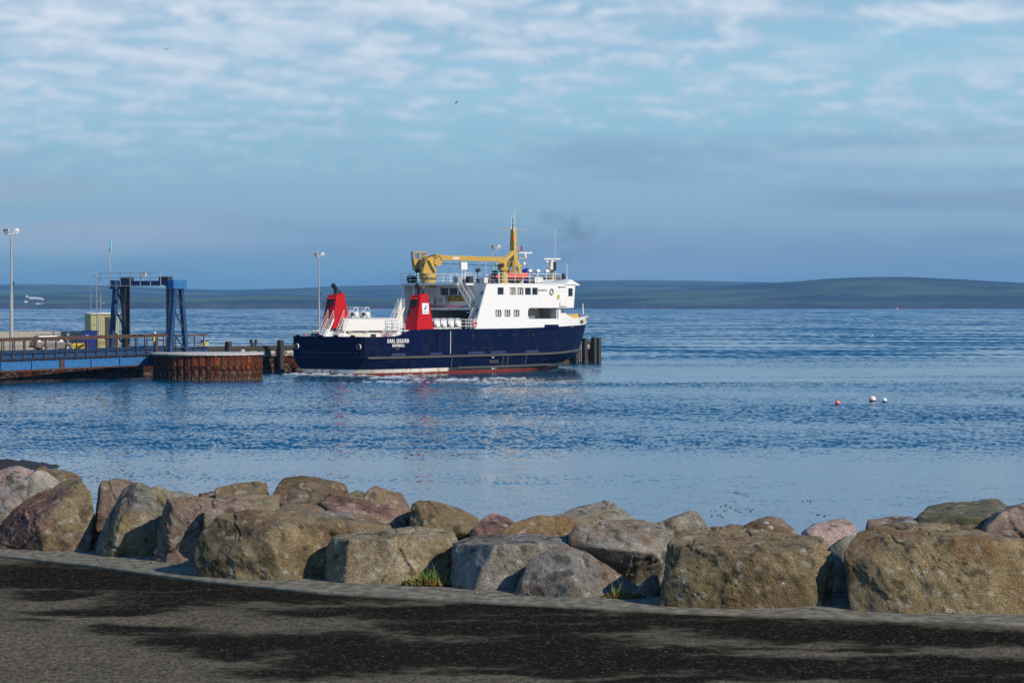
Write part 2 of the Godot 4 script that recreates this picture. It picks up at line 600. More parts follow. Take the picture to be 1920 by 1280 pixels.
# ------------------------------------------------------------------ hills
func make_hills() -> void:
	var land := [
		# name, distance of the shore, of the ridge, silhouette as image places
		[6900.0, 8600.0, [[-260, 540], [0, 533], [90, 533], [230, 536], [330, 541], [420, 543], [540, 541], [640, 536], [760, 534], [900, 533], [1000, 529], [1080, 526], [1200, 525], [1290, 526], [1440, 529], [1560, 536], [1700, 548], [1850, 560], [2200, 570]]],
		[4950.0, 6300.0, [[-260, 566], [300, 566], [700, 560], [900, 556], [1060, 548], [1150, 545], [1250, 543], [1330, 540], [1400, 534], [1480, 528], [1560, 522], [1620, 519.5], [1700, 519], [1790, 523], [1860, 527], [1930, 531], [2200, 540]]],
		[4880.0, 5600.0, [[-260, 552], [0, 553], [120, 550], [240, 556], [330, 560], [500, 553], [640, 556], [760, 561], [900, 565], [1000, 573], [1100, 576], [1300, 577], [2200, 577]]],
	]
	var n := fbm(41, 0.0022, 5)
	var n2 := fbm(42, 0.006, 5)
	for l in land:
		var rows := []
		var rowc := []
		var tops: Array = l[2]
		for j in 30:
			var t := j / 29.0
			var d := lerpf(l[0], l[1], t)
			var line := []
			var lc := []
			for i in 261:
				var u := -260.0 + i * 9.4
				var k := 0
				while k < tops.size() - 2 and tops[k + 1][0] < u:
					k += 1
				var f := clampf((u - tops[k][0]) / float(tops[k + 1][0] - tops[k][0]), 0.0, 1.0)
				f = f * f * (3.0 - 2.0 * f) * 0.5 + f * 0.5
				var top := EYE - (lerpf(tops[k][1], tops[k + 1][1], f) - HORIZON) / F * float(l[1])
				var x := (u - 960.0) / F * d
				var rise := smoothstep(0.0, 1.0, t) * 0.55 + t * 0.45
				var cliff := smoothstep(0.0, 0.05, t) * (9.0 + 9.0 * n2.get_noise_2d(x, 3.0)) if l[0] < 6000.0 else 0.0
				var y := minf(top, 0.0) if top < 0.0 else maxf(top * rise, minf(cliff, top * 0.35 + 2.0)) + n.get_noise_2d(x, d) * 6.0 * t * (1.0 - t)
				if j == 0:
					y = -3.0
				line.append(Vector3(x, y, -d))
				var moor := Color(0.030, 0.034, 0.030)
				var field := Color(0.080, 0.110, 0.055)
				var c := moor.lerp(field, smoothstep(-0.1, 0.25, n.get_noise_2d(x * 0.8, d * 1.2)))
				c = c.lerp(Color(0.05, 0.035, 0.03), 0.6 * smoothstep(0.1, 0.4, n2.get_noise_2d(x, d)))
				# walled fields: straight-edged parcels of slightly different green
				var parcel := sin(floorf(x / 140.0 + 0.3 * n.get_noise_2d(x, d)) * 12.9 + floorf(d / 190.0) * 78.2)
				c = c.lerp(Color(0.085, 0.11, 0.05), 0.45 * smoothstep(0.3, 0.9, parcel))
				if t < 0.075 and l[0] < 6000.0:
					c = Color(0.035, 0.030, 0.028).lerp(Color(0.075, 0.06, 0.05), 0.5 + n2.get_noise_2d(x * 2.0, 1.0))
				lc.append(c)
			rows.append(line)
			rowc.append(lc)
		var back := []
		for p in rows[29]:
			back.append(Vector3(p.x * 1.12, -3.0, p.z * 1.12))
		rows.append(back)
		rowc.append(rowc[29])
		var m := mb()
		m.grid(rows)
		var cc := PackedColorArray()
		for j in rows.size() - 1:
			for i in rows[0].size() - 1:
				for q in [[0, 0], [1, 1], [0, 1], [0, 0], [1, 0], [1, 1]]:
					cc.append(rowc[j + q[0]][i + q[1]])
		m.c = cc
		structure("hills", m, M["hill"])
	# white farm buildings on the far slope
	var spots := [[50, 557.5, 5], [57, 560, 7], [63, 560.5, 9], [70, 561, 8], [75, 561.5, 6], [79, 563, 5], [48, 567.5, 6], [70, 572, 7], [78, 573, 6], [82, 574.5, 5], [193, 571.5, 5]]
	for s in spots:
		var w: float = s[2] * 1.05
		var t := 0.0
		var p := Vector3.ZERO
		while t < 1.0:
			var d := lerpf(4880.0, 5600.0, t)
			p = Vector3((s[0] - 960.0) / F * d, 30.5 * (smoothstep(0.0, 1.0, t) * 0.55 + t * 0.45), -d)
			if HORIZON - (p.y - EYE) * F / d < s[1]:
				break
			t += 0.01
		var o := thing("farmhouse", "tiny white farmhouse on the far hillside across the water", "house", p, 0.2, "white houses on the far hillside")
		var b := mb()
		b.span(-w / 2, w / 2, -3, 2.6, -2.5, 2.5)
		part(o, "wall", b, M["white"])
		b = mb()
		b.prism([Vector2(-2.8, 2.6), Vector2(2.8, 2.6), Vector2(0, 4.6)], -w / 2 - 0.2, w / 2 + 0.2, Transform3D(Basis(Vector3.UP, PI / 2), Vector3.ZERO))
		part(o, "roof", b, M["grey"])

# ------------------------------------------------------------------ road
func kerb_line(pts: Array, u: float) -> float:
	var k := 0
	while k < pts.size() - 2 and pts[k + 1][0] < u:
		k += 1
	return lerpf(pts[k][1], pts[k + 1][1], (u - pts[k][0]) / float(pts[k + 1][0] - pts[k][0]))

func on_road(u: float, v: float) -> Vector3:
	var p := at(u, v, 8400.0 / (v - HORIZON))
	p.y = ROAD
	return p

func make_road() -> void:
	var inner := [[-2000, 905], [-700, 985], [-300, 1015], [0, 1046], [165, 1064], [370, 1092], [595, 1115], [850, 1130], [960, 1136], [1260, 1152], [1560, 1162], [1920, 1176], [2300, 1190], [2800, 1205], [4600, 1255]]
	var outer := [[-2000, 896], [-700, 972], [-300, 1000], [0, 1026], [180, 1042], [370, 1062], [500, 1079], [660, 1094], [845, 1103], [1010, 1117], [1225, 1127], [1560, 1139], [1920, 1151], [2300, 1166], [2800, 1182], [4600, 1230]]
	# asphalt sheet up to the concrete edge
	var m := mb()
	var edge := []
	var rim := []
	for k in 131:
		var u := -2000.0 + k * 50.0
		edge.append(on_road(u, kerb_line(inner, u)))
		rim.append(on_road(u, kerb_line(outer, u)))
	for k in 130:
		var a: Vector3 = edge[k]
		var b: Vector3 = edge[k + 1]
		m.quad(Vector3(a.x - 6.0, ROAD, 12.0), Vector3(b.x - 6.0 if k < 129 else 40.0, ROAD, 12.0), b, a)
	m.quad(Vector3(-40, ROAD, 12), Vector3(edge[0].x - 6.0, ROAD, 12), edge[0], Vector3(-40, ROAD, edge[0].z - 12.0))
	var uv := PackedVector2Array()
	for p in m.v:
		uv.append(Vector2(p.x / 10.0 + 0.5, (-p.z - 9.0) / 10.0))
	var arr := []
	arr.resize(Mesh.ARRAY_MAX)
	arr[Mesh.ARRAY_VERTEX] = m.v
	arr[Mesh.ARRAY_NORMAL] = m.n
	arr[Mesh.ARRAY_TEX_UV] = uv
	var am := ArrayMesh.new()
	am.add_surface_from_arrays(Mesh.PRIMITIVE_TRIANGLES, arr)
	structure("road", am, asphalt())
	# concrete edge strip, its top a little proud of the asphalt
	m = mb()
	var n := fbm(51, 0.7, 3)
	var rows := [[], [], [], [], []]
	for k in 521:
		var u := -2000.0 + k * 12.5
		var a := on_road(u, kerb_line(inner, u))
		var b := on_road(u, kerb_line(outer, u))
		var wob := (b - a).normalized() * 0.012 * n.get_noise_2d(a.x * 3.0, a.z * 3.0)
		rows[0].append(a + wob + Vector3(0, -0.2, 0))
		rows[1].append(a + wob + Vector3(0, 0.006, 0))
		rows[2].append(a + wob * 0.5 + (b - a) * 0.04 + Vector3(0, 0.018 + 0.006 * n.get_noise_1d(a.x * 2.0), 0))
		rows[3].append(a.lerp(b, 0.6) + Vector3(0, 0.03 + 0.02 * n.get_noise_2d(a.x, 9.0), 0))
		rows[4].append(b + (b - a) * 0.5 + Vector3(0, 0.03 + 0.05 * n.get_noise_2d(a.x, 30.0), 0))
	m.grid(rows)
	structure("kerb", m, M["kerb"])
	scatter_grit(outer, inner)
	# the bank that carries the boulders and falls to the sea
	m = mb()
	var bank := [[], [], [], [], []]
	for k in 113:
		var u := -2000.0 + k * 58.0
		var b := on_road(u, kerb_line(outer, u))
		var o := Vector3(-0.15, 0, -1.0)
		bank[0].append(b + Vector3(0, -0.02, 0.4))
		bank[1].append(b + o * 0.5 + Vector3(0, -0.01, 0))
		bank[2].append(b + o * 2.2 + Vector3(0, 0.06, 0))
		bank[3].append(b + o * 4.5 + Vector3(0, -2.6, 0))
		bank[4].append(b + o * 15.0 + Vector3(0, -6.5, 0))
	m.col = Color(0.14, 0.12, 0.085)
	m.grid(bank)
	structure("embankment", m, M["rock"])

func scatter_grit(outer: Array, inner: Array) -> void:
	# small loose stones along the concrete edge and on the road
	var stone := MB.new()
	stone.ball(Vector3.ZERO, Vector3(1.0, 0.6, 0.8), 6)
	var mm := MultiMesh.new()
	mm.transform_format = MultiMesh.TRANSFORM_3D
	mm.use_colors = true
	mm.mesh = stone.mesh()
	var r := RandomNumberGenerator.new()
	r.seed = 19
	var n := 700
	mm.instance_count = n
	for k in n:
		var u := r.randf_range(-60.0, 1980.0)
		var lo := kerb_line(outer, u)
		var hi := kerb_line(inner, u)
		var v := lerpf(lo + 2.0, hi, pow(r.randf(), 2.2)) if k < 700 else r.randf_range(hi, 1285.0)
		var size := r.randf_range(0.002, 0.005) if k % 14 or k > 700 else r.randf_range(0.006, 0.012)
		var p := on_road(u, v) + Vector3(0, size * 0.3 + (0.03 if k < 700 else 0.0), 0)
		mm.set_instance_transform(k, Transform3D(Basis(Vector3(r.randfn(), r.randfn(), r.randfn()).normalized(), r.randf() * 3.0).scaled(Vector3.ONE * size), p))
		mm.set_instance_color(k, Color(0.05, 0.045, 0.04).lerp(Color(0.22, 0.20, 0.17), pow(r.randf(), 1.5)))
	var o := MultiMeshInstance3D.new()
	o.name = "grit"
	o.multimesh = mm
	o.material_override = M["plain"]
	o.set_meta("kind", "stuff")
	tag(o, "loose grit and small stones along the road edge", "grit")
	add_child(o)

func asphalt() -> StandardMaterial3D:
	var w := 1600
	var h := 1600
	var chip := FastNoiseLite.new()
	chip.seed = 61
	chip.noise_type = FastNoiseLite.TYPE_CELLULAR
	chip.cellular_return_type = FastNoiseLite.RETURN_CELL_VALUE
	chip.frequency = 0.46
	var dist := chip.duplicate()
	dist.cellular_return_type = FastNoiseLite.RETURN_DISTANCE
	var edge := fbm(62, 0.010, 4)
	var soft := fbm(63, 0.006, 4)
	# damp patches, surveyed in the frame: centre, half length, half depth (image rows), strength
	var damp := [
		[60, 1080, 330, 26, 1.0], [250, 1096, 420, 15, 1.0], [520, 1116, 330, 12, 1.0], [300, 1140, 150, 9, 0.7], [110, 1117, 110, 8, 0.8], [190, 1146, 130, 7, 0.8], [330, 1128, 160, 10, 0.7], [60, 1165, 60, 6, 0.5],
		[620, 1148, 170, 9, 0.8], [790, 1155, 170, 14, 0.9], [260, 1185, 110, 12, 0.8], [400, 1205, 130, 20, 0.95], [560, 1206, 260, 20, 0.8], [430, 1228, 90, 14, 0.8], [690, 1235, 200, 35, 0.85], [860, 1225, 230, 30, 0.95], [560, 1262, 160, 14, 0.7], [900, 1180, 240, 16, 0.9],
		[860, 1140, 330, 12, 1.0], [1120, 1158, 330, 12, 0.8], [1080, 1182, 150, 14, 0.95], [1000, 1212, 200, 22, 0.9], [1120, 1240, 220, 26, 0.95], [1330, 1174, 330, 12, 0.9], [1560, 1188, 330, 15, 0.95], [1800, 1196, 300, 15, 1.0], [1400, 1250, 330, 18, 0.95], [1230, 1222, 190, 10, 0.7],
		[1620, 1215, 110, 8, 0.6], [1720, 1238, 170, 12, 0.8], [1560, 1268, 330, 12, 0.9], [1850, 1252, 220, 22, 0.9], [1020, 1262, 260, 10, 0.7], [1900, 1280, 300, 12, 0.8], [1240, 1278, 200, 8, 0.8], [1420, 1212, 130, 6, 0.5],
	]
	var mask := PackedFloat32Array()
	var mw := 384
	mask.resize(mw * mw)
	for j in mw:
		for i in mw:
			var x := (i / float(mw) - 0.5) * 10.0
			var z := j / float(mw) * 10.0 + 9.0
			var v := HORIZON + 8400.0 / z
			var u := 960.0 + x / z * F
			u += 70.0 * edge.get_noise_2d(i * 2.0, j * 2.0)
			v += 13.0 * edge.get_noise_2d(i * 2.0 + 900.0, j * 2.0) + 5.0 * edge.get_noise_2d(i * 9.0, j * 9.0)
			var best := -1.0
			for d in damp:
				var dx: float = (u - d[0]) / d[2]
				var dy: float = (v - d[1]) / d[3]
				best = maxf(best, (1.25 - sqrt(dx * dx + dy * dy)) * d[4])
			mask[j * mw + i] = best
	var col := PackedByteArray()
	var rgh := PackedByteArray()
	col.resize(w * h * 3)
	rgh.resize(w * h)
	for j in h:
		var y := j * mw / float(h)
		var y0 := mini(int(y), mw - 2)
		var fy := y - y0
		for i in w:
			var x := i * mw / float(w)
			var x0 := mini(int(x), mw - 2)
			var fx := x - x0
			var k := y0 * mw + x0
			var wet := lerpf(lerpf(mask[k], mask[k + 1], fx), lerpf(mask[k + mw], mask[k + mw + 1], fx), fy)
			var cv := chip.get_noise_2d(i, j * 0.42)
			# chips dry first, so the rim of a patch breaks up into grains
			var t := smoothstep(0.05, 0.50, wet + 0.34 * cv + 0.25 * soft.get_noise_2d(i * 9.0, j * 9.0))
			var base := 0.082 + 0.016 * soft.get_noise_2d(i, j)
			var pebble := clampf(cv, -1.0, 1.0)
			var dry := base * (1.0 + 0.95 * pebble)
			var we := 0.007 + (0.085 * smoothstep(0.30, 1.0, pebble)) + 0.004 * pebble
			var g := lerpf(dry, we, t)
			var s := pow(g, 1.0 / 2.2) * 255.0
			k = (j * w + i)
			col[k * 3] = int(clampf(s * 1.07, 0, 255))
			col[k * 3 + 1] = int(clampf(s * 1.0, 0, 255))
			col[k * 3 + 2] = int(clampf(s * 0.83, 0, 255))
			rgh[k] = int(255.0 * lerpf(0.95, 0.85, t))
	var m := mat("asphalt", Color.WHITE, 1.0, 0.0, 0.05)
	m.vertex_color_use_as_albedo = false
	m.albedo_texture = ImageTexture.create_from_image(Image.create_from_data(w, h, false, Image.FORMAT_RGB8, col))
	m.roughness_texture = ImageTexture.create_from_image(Image.create_from_data(w, h, false, Image.FORMAT_L8, rgh))
	var kb := mat("kerb", lin(0.215, 0.20, 0.155), 0.95, 0.0, 0.1)
	worn(kb, noise_tex(66, 0.02, 7, 0.74, 1.0, 1024, 2.4), 0.45)
	return m

# ------------------------------------------------------------------ boulders
var rock_a: FastNoiseLite
var rock_b: FastNoiseLite
var rock_c: FastNoiseLite
var rock_d: FastNoiseLite

func hull_planes(p: Array) -> Array:
	var out := []
	for i in p.size():
		for j in range(i + 1, p.size()):
			for k in range(j + 1, p.size()):
				var nn: Vector3 = (p[j] - p[i]).cross(p[k] - p[i])
				if nn.length() < 1e-6:
					continue
				nn = nn.normalized()
				var d: float = nn.dot(p[i])
				var lo := 0.0
				var hi := 0.0
				for q in p:
					var e: float = nn.dot(q) - d
					lo = minf(lo, e)
					hi = maxf(hi, e)
				if hi > 1e-4 and lo < -1e-4:
					continue
				if hi > 1e-4:
					nn = -nn
					d = -d
				var known := false
				for o in out:
					if o[0].dot(nn) > 0.9985:
						known = true
						break
				if not known:
					out.append([nn, d])
	return out

func boulder(label: String, look: Array, d0: float, depth: float, pts: Array, res: int, white := []) -> void:
	var group := "boulders of the sea wall"
	# a stone that reaches the concrete edge stands where its foot meets the ground
	var foot := 0.0
	for p in pts:
		foot = maxf(foot, p[1])
	if d0 == 0.0:
		d0 = 8400.0 / (foot - HORIZON) + 0.02
	var marks := []
	for w in white:
		marks.append([at(w[0], w[1], d0 + w[2]), w[3]])
	var raw := []
	var mid := Vector3.ZERO
	for p in pts:
		raw.append(at(p[0], p[1], d0 + p[2]))
		mid += raw[-1] / pts.size()
	var all := raw.duplicate()
	for p in raw:
		var q: Vector3 = mid + (p - mid) * 0.72
		q.y = lerpf(p.y, mid.y, 0.3) - 0.05
		all.append(q + Vector3(-q.x / d0 * 0.0, 0, -depth))
	# the foot is sunk into the bank
	for p in raw:
		var q: Vector3 = mid + (p - mid) * 0.85
		q.y = ROAD - 0.12
		if p.y > ROAD + 0.1:
			all.append(q + Vector3(0, 0, -depth * 0.4))
		else:
			all.append(Vector3(p.x, ROAD - 0.14, p.z + 0.02))
	mid = Vector3.ZERO
	for p in all:
		mid += p / all.size()
	for k in all.size():
		all[k] -= mid
	var planes := hull_planes(all)
	# knocked-off corners and edges
	for k in 5:
		var nd := Vector3(rng.randfn(), absf(rng.randfn()) + 0.05, rng.randfn() * 0.8 + 0.3).normalized()
		var far := 0.0
		for p in all:
			far = maxf(far, nd.dot(p))
		planes.append([nd, far * rng.randf_range(0.85, 0.955)])
	var cracks := []
	for k in 2:
		cracks.append([Vector3(rng.randfn(), rng.randfn() * 0.7, rng.randfn() * 0.4).normalized(), rng.randf_range(-0.3, 0.3)])
	var grainy := Basis(Vector3(rng.randfn(), rng.randfn(), rng.randfn()).normalized(), rng.randf() * 3.0).scaled(Vector3(1.0, 2.4, 1.0))
	var pn := PackedVector3Array()
	var pd := PackedFloat32Array()
	for o in planes:
		pn.append(o[0])
		pd.append(o[1])
	var size := 0.0
	for p in all:
		size = maxf(size, p.length())
	var off := Vector3(rng.randf() * 50.0, rng.randf() * 50.0, rng.randf() * 50.0)
	var v := PackedVector3Array()
	var c := PackedColorArray()
	var ix := PackedInt32Array()
	var base: Color = look[0]
	var second: Color = look[1]
	var moss: float = look[2]
	var rusty: float = look[3]
	var amp := clampf(size * 0.075, 0.014, 0.05)
	var axes := [[Vector3.RIGHT, Vector3.UP, Vector3.BACK], [Vector3.LEFT, Vector3.UP, Vector3.FORWARD], [Vector3.BACK, Vector3.UP, Vector3.LEFT], [Vector3.FORWARD, Vector3.UP, Vector3.RIGHT], [Vector3.RIGHT, Vector3.FORWARD, Vector3.UP], [Vector3.RIGHT, Vector3.BACK, Vector3.DOWN]]
	for f in 6:
		var r := res
		var start := v.size()
		var X: Vector3 = axes[f][0]
		var Y: Vector3 = axes[f][1]
		var Z: Vector3 = axes[f][2]
		for j in r + 1:
			var b := tan((j / float(r) * 2.0 - 1.0) * PI / 4.0)
			for i in r + 1:
				var a := tan((i / float(r) * 2.0 - 1.0) * PI / 4.0)
				var dir := (X * a + Y * b + Z).normalized()
				var t := 1e9
				var t2 := 1e9
				for k in pn.size():
					var q := pn[k].dot(dir)
					if q > 0.02:
						var tt := pd[k] / q
						if tt < t:
							t2 = t
							t = tt
						elif tt < t2:
							t2 = tt
				# slightly worn arrises
				var kk := size * 0.003
				var hh := clampf(0.5 + 0.5 * (t2 - t) / kk, 0.0, 1.0)
				t = lerpf(t2, t, hh) - kk * hh * (1.0 - hh)
				var p := dir * t
				var w := p + off
				var ch := rock_b.get_noise_3dv(w)
				var big := rock_a.get_noise_3dv(w)
				var fin := rock_c.get_noise_3dv(w)
				var split := 9.0
				var wob := rock_d.get_noise_3dv(w) * 0.10
				for q in cracks:
					split = minf(split, absf(p.dot(q[0]) - q[1] * size + wob * size) + 0.06 * size * maxf(0.0, big + 0.1))
				var lay := rock_c.get_noise_3dv(grainy * w * 0.45)
				p += dir * (amp * (0.25 + 0.05 * big + 0.30 * ch + 0.20 * fin + 0.24 * lay) - 0.55 * amp * smoothstep(0.009, 0.0, split))
				v.append(p)
				var col := base.lerp(second, smoothstep(-0.25, 0.3, big + 0.5 * fin))
				col = col.lerp(Color(0.115, 0.105, 0.048), 0.42 * moss * smoothstep(-0.15, 0.28, rock_a.get_noise_3dv(w * 0.8 + Vector3(7, 3, 1)) + 0.3 * fin))
				col = col.lerp(Color(0.19, 0.105, 0.052), 0.75 * rusty * smoothstep(0.0, 0.35, rock_a.get_noise_3dv(w * 0.9 + Vector3(1, 17, 5)) + 0.25 * fin))
				var lichen := rock_c.get_noise_3dv(w * 1.6 + Vector3(30, 0, 0))
				col = col.lerp(Color(0.40, 0.385, 0.345), 0.45 * smoothstep(0.25, 0.45, lichen))
				col = col.lerp(Color(0.03, 0.028, 0.022), 0.65 * smoothstep(0.22, 0.5, rock_c.get_noise_3dv(w * 1.1 + Vector3(0, 40, 0)) + 0.3 * big))
				for mk in marks:
					var far: float = (p + mid).distance_to(mk[0]) / mk[1]
					if far < 1.0:
						col = col.lerp(Color(0.50, 0.50, 0.47), smoothstep(0.0, 0.25, rock_c.get_noise_3dv(w * 2.2) + 0.35 - far * 0.6))
				col *= 1.62 * (1.0 + 0.45 * rock_c.get_noise_3dv(w * 3.5) + 0.3 * lay)
				c.append(Color(col.r, col.g, col.b))
		for j in r:
			for i in r:
				var k := start + j * (r + 1) + i
				ix.append_array([k, k + r + 1, k + 1, k + 1, k + r + 1, k + r + 2])
	var arr := []
	arr.resize(Mesh.ARRAY_MAX)
	arr[Mesh.ARRAY_VERTEX] = v
	arr[Mesh.ARRAY_COLOR] = c
	arr[Mesh.ARRAY_INDEX] = ix
	var st := SurfaceTool.new()
	st.create_from_arrays(arr)
	st.deindex()
	st.set_smooth_group(0)
	st.generate_normals()
	st.index()
	var o := part(self, "boulder", st.commit(), M["rock"])
	o.position = mid
	tag(o, label, "boulder", group)

func make_rocks() -> void:
	rock_a = fbm(71, 1.7, 3)
	rock_b = FastNoiseLite.new()
	rock_b.seed = 72
	rock_b.noise_type = FastNoiseLite.TYPE_CELLULAR
	rock_b.cellular_return_type = FastNoiseLite.RETURN_CELL_VALUE
	rock_b.frequency = 3.2
	rock_b.fractal_type = FastNoiseLite.FRACTAL_FBM
	rock_b.fractal_octaves = 2
	rock_b.domain_warp_enabled = true
	rock_b.domain_warp_amplitude = 0.12
	rock_b.domain_warp_frequency = 4.0
	rock_c = fbm(73, 7.0, 4)
	rock_d = fbm(74, 2.2, 3)
	var olive := [Color(0.150, 0.125, 0.070), Color(0.205, 0.175, 0.110), 0.75, 0.15]
	var tan_ := [Color(0.215, 0.170, 0.100), Color(0.27, 0.22, 0.145), 0.45, 0.25]
	var pink := [Color(0.36, 0.225, 0.18), Color(0.28, 0.20, 0.165), 0.25, 0.1]
	var grey := [Color(0.180, 0.172, 0.150), Color(0.245, 0.235, 0.205), 0.4, 0.0]
	var plum := [Color(0.150, 0.090, 0.080), Color(0.205, 0.150, 0.115), 0.35, 0.2]
	var rust := [Color(0.195, 0.120, 0.060), Color(0.24, 0.185, 0.105), 0.4, 0.75]
	var brown := [Color(0.135, 0.095, 0.060), Color(0.185, 0.140, 0.090), 0.55, 0.3]
	var dark := [brown[0], plum[1], 0.35, 0.1]
	var pale := [Color(0.33, 0.28, 0.24), Color(0.24, 0.215, 0.165), 0.2, 0.05]
	# nearest row, standing on the concrete edge: label, look, distance, depth, corners, resolution
	boulder("brown boulder with rusty red patch, beside the pale pink boulder", [plum[0], tan_[0], 0.5, 0.6], 0.0, 0.55, [[-45, 1028, .3], [10, 1032, .2], [80, 1034, 0], [167, 1043, 0], [172, 975, .1], [166, 925, .25], [140, 894, .4], [110, 905, .4], [52, 938, .32], [0, 985, .4], [72, 968, .06], [130, 960, .1]], 64)
	boulder("wedge shaped tan boulder with slate grey slanting left side", [tan_[0], grey[0], 0.55, 0.1], 0.0, 0.5, [[177, 1045, .12], [205, 1048, 0], [282, 1053, 0], [309, 960, .15], [301, 930, .3], [264, 908, .35], [245, 906, .3], [222, 925, .45], [188, 995, .4], [238, 945, .06], [222, 992, 0]], 64)
	boulder("long boulder with purple end face and flat sunlit top", [plum[1], pink[1], 0.55, 0.1], 0.0, 0.6, [[287, 1056, .2], [325, 1063, 0], [385, 1066, .05], [334, 962, .06], [316, 938, .22], [400, 934, .35], [525, 931, .5], [522, 958, .35], [440, 1000, .2], [298, 1000, .25]], 60)
	boulder("olive boulder with bulging mossy face beside the sandy boulder", [brown[0], tan_[0], 0.85, 0.2], 0.0, 0.5, [[366, 1060, .25], [400, 1071, .12], [530, 1088, 0], [596, 1095, .05], [619, 1000, .22], [575, 970, .38], [500, 962, .42], [456, 959, .36], [407, 973, .32], [384, 995, .32], [525, 1002, .04], [366, 1036, .3]], 68)
	boulder("sandy boulder with black cleft behind the tall grass tuft", [tan_[1], tan_[0], 0.45, 0.1], 0.0, 0.55, [[602, 1094, .15], [648, 1102, 0], [765, 1102, 0], [842, 1094, .1], [856, 1000, .35], [777, 991, .45], [690, 997, .4], [612, 1008, .28], [600, 1040, .2], [655, 1014, .05], [720, 1014, .05], [832, 1020, .12]], 68)
	boulder("squared grey block with dark speckled left face", [grey[1], grey[0], 0.5, 0.1], 0.0, 0.5, [[840, 1087, .36], [890, 1112, .02], [945, 1117, .03], [1024, 1045, .2], [1066, 1024, .4], [1062, 1008, .62], [1000, 1005, .58], [885, 1012, .5], [842, 1025, .46], [918, 1026, .05], [1000, 1021, .15]], 64)
	boulder("low triangular brown boulder leaning against the squared grey block", [plum[1], grey[0], 0.35, 0.1], 0.0, 0.4, [[952, 1116, .1], [1012, 1123, 0], [1145, 1129, 0], [1190, 1122, .1], [1196, 1102, .2], [1150, 1080, .2], [1118, 1062, .25], [1080, 1022, .3], [1040, 1026, .3], [995, 1050, .25], [1075, 1095, -.04]], 64)
	boulder("small dark purple stone wedged between two larger boulders", [plum[0], plum[1], 0.2, 0.0], 0.0, 0.25, [[1180, 1128, 0], [1218, 1132, 0], [1237, 1100, .1], [1234, 1079, .2], [1220, 1080, .15], [1195, 1105, .1]], 36)
	boulder("great upright olive boulder streaked with white droppings", [tan_[0], brown[1], 0.7, 0.25], 0.0, 0.6, [[1235, 1132, .05], [1400, 1140, -.04], [1560, 1146, .02], [1563, 1050, .14], [1540, 1008, .28], [1462, 1003, .38], [1350, 993, .42], [1280, 999, .36], [1256, 1018, .2], [1238, 1080, .1], [1330, 1050, -.05], [1480, 1050, -.07]], 76, [[1468, 1085, 0, .07], [1480, 1105, 0, .06], [1488, 1120, 0, .04], [1330, 1070, 0, .03], [1285, 1090, 0, .025], [1425, 1098, 0, .03]])
	boulder("largest orange brown boulder with cracked face and broad greenish top", [rust[1], tan_[0], 0.5, 0.7], 0.0, 0.6, [[1603, 1148, .1], [1700, 1152, 0], [1985, 1160, 0], [1985, 1025, .3], [1860, 1002, .5], [1780, 985, .8], [1690, 986, .7], [1614, 999, .45], [1588, 1040, .3], [1590, 1070, .15], [1700, 1022, .2], [1860, 1012, .2]], 80)
	boulder("grey green stone deep in the gap beside the largest boulder", grey, 15.5, 0.5, [[1548, 1120, .1], [1600, 1138, .1], [1604, 1005, .3], [1584, 1008, .2], [1556, 1030, .2], [1590, 1055, .05]], 32)
	# second row, lying behind and between
	boulder("overhanging rounded boulder bridging a black hollow", [plum[1], grey[1], 0.3, 0.1], 15.75, 0.7, [[1067, 1008, .1], [1082, 987, .15], [1125, 979, .2], [1210, 974, .3], [1240, 984, .25], [1258, 1014, .2], [1247, 1043, .1], [1200, 1034, 0], [1125, 1027, 0], [1095, 1031, .05], [1071, 1023, .08]], 60)
	boulder("pale pink granite boulder at the end of the wall", [pink[0], pale[0], 0.15, 0.1], 18.9, 0.6, [[-60, 900, .3], [0, 875, .3], [20, 872, .3], [42, 878, .3], [50, 900, .1], [45, 935, 0], [30, 970, 0], [-60, 1000, 0]], 48)
	boulder("smooth light grey boulder beside the pale pink granite", [pale[0], grey[1], 0.2, 0.0], 18.9, 0.5, [[42, 895, .1], [62, 880, .2], [80, 885, .25], [107, 906, .3], [100, 925, .1], [60, 950, 0], [42, 940, 0]], 40)
	boulder("small slate dark stone perched above the light grey boulder", dark, 19.6, 0.3, [[58, 880, 0], [72, 871, .1], [86, 877, .1], [90, 895, .1], [60, 900, 0]], 24)
	boulder("flat brown stone sloping to the water behind the light grey boulder", brown, 20.0, 0.5, [[84, 885, 0], [92, 881, .2], [115, 884, .4], [142, 893, .5], [140, 905, .2], [100, 912, 0]], 30)
	boulder("reddish grey stone behind the wedge shaped boulder", [plum[1], pink[1], 0.4, 0.1], 18.7, 0.5, [[172, 985, 0], [178, 906, .1], [215, 895, .2], [240, 900, .3], [258, 910, .2], [235, 940, 0], [190, 960, 0]], 40)
	boulder("greenish stone on the shoulder of the wedge shaped boulder", [grey[0], olive[1], 0.6, 0.0], 18.3, 0.4, [[270, 915, .1], [298, 910, .2], [318, 925, .2], [316, 950, 0], [280, 950, 0]], 28)
	boulder("low pale stone at the water side of the long boulder", [pale[1], grey[1], 0.3, 0.1], 18.9, 0.4, [[310, 925, 0], [325, 919, .2], [370, 925, .3], [378, 936, .1], [320, 942, 0]], 26)
	boulder("greenish slab lying across the long boulder", [olive[1], pink[1], 0.55, 0.05], 16.95, 0.3, [[376, 972, .05], [384, 955, .1], [420, 945, .2], [470, 938, .25], [526, 935, .3], [505, 960, .15], [430, 986, 0], [388, 992, 0]], 44)
	boulder("small dark stone beside the tilted brown slab", dark, 18.5, 0.3, [[368, 927, .1], [398, 919, .2], [408, 930, .1], [385, 936, 0]], 20)
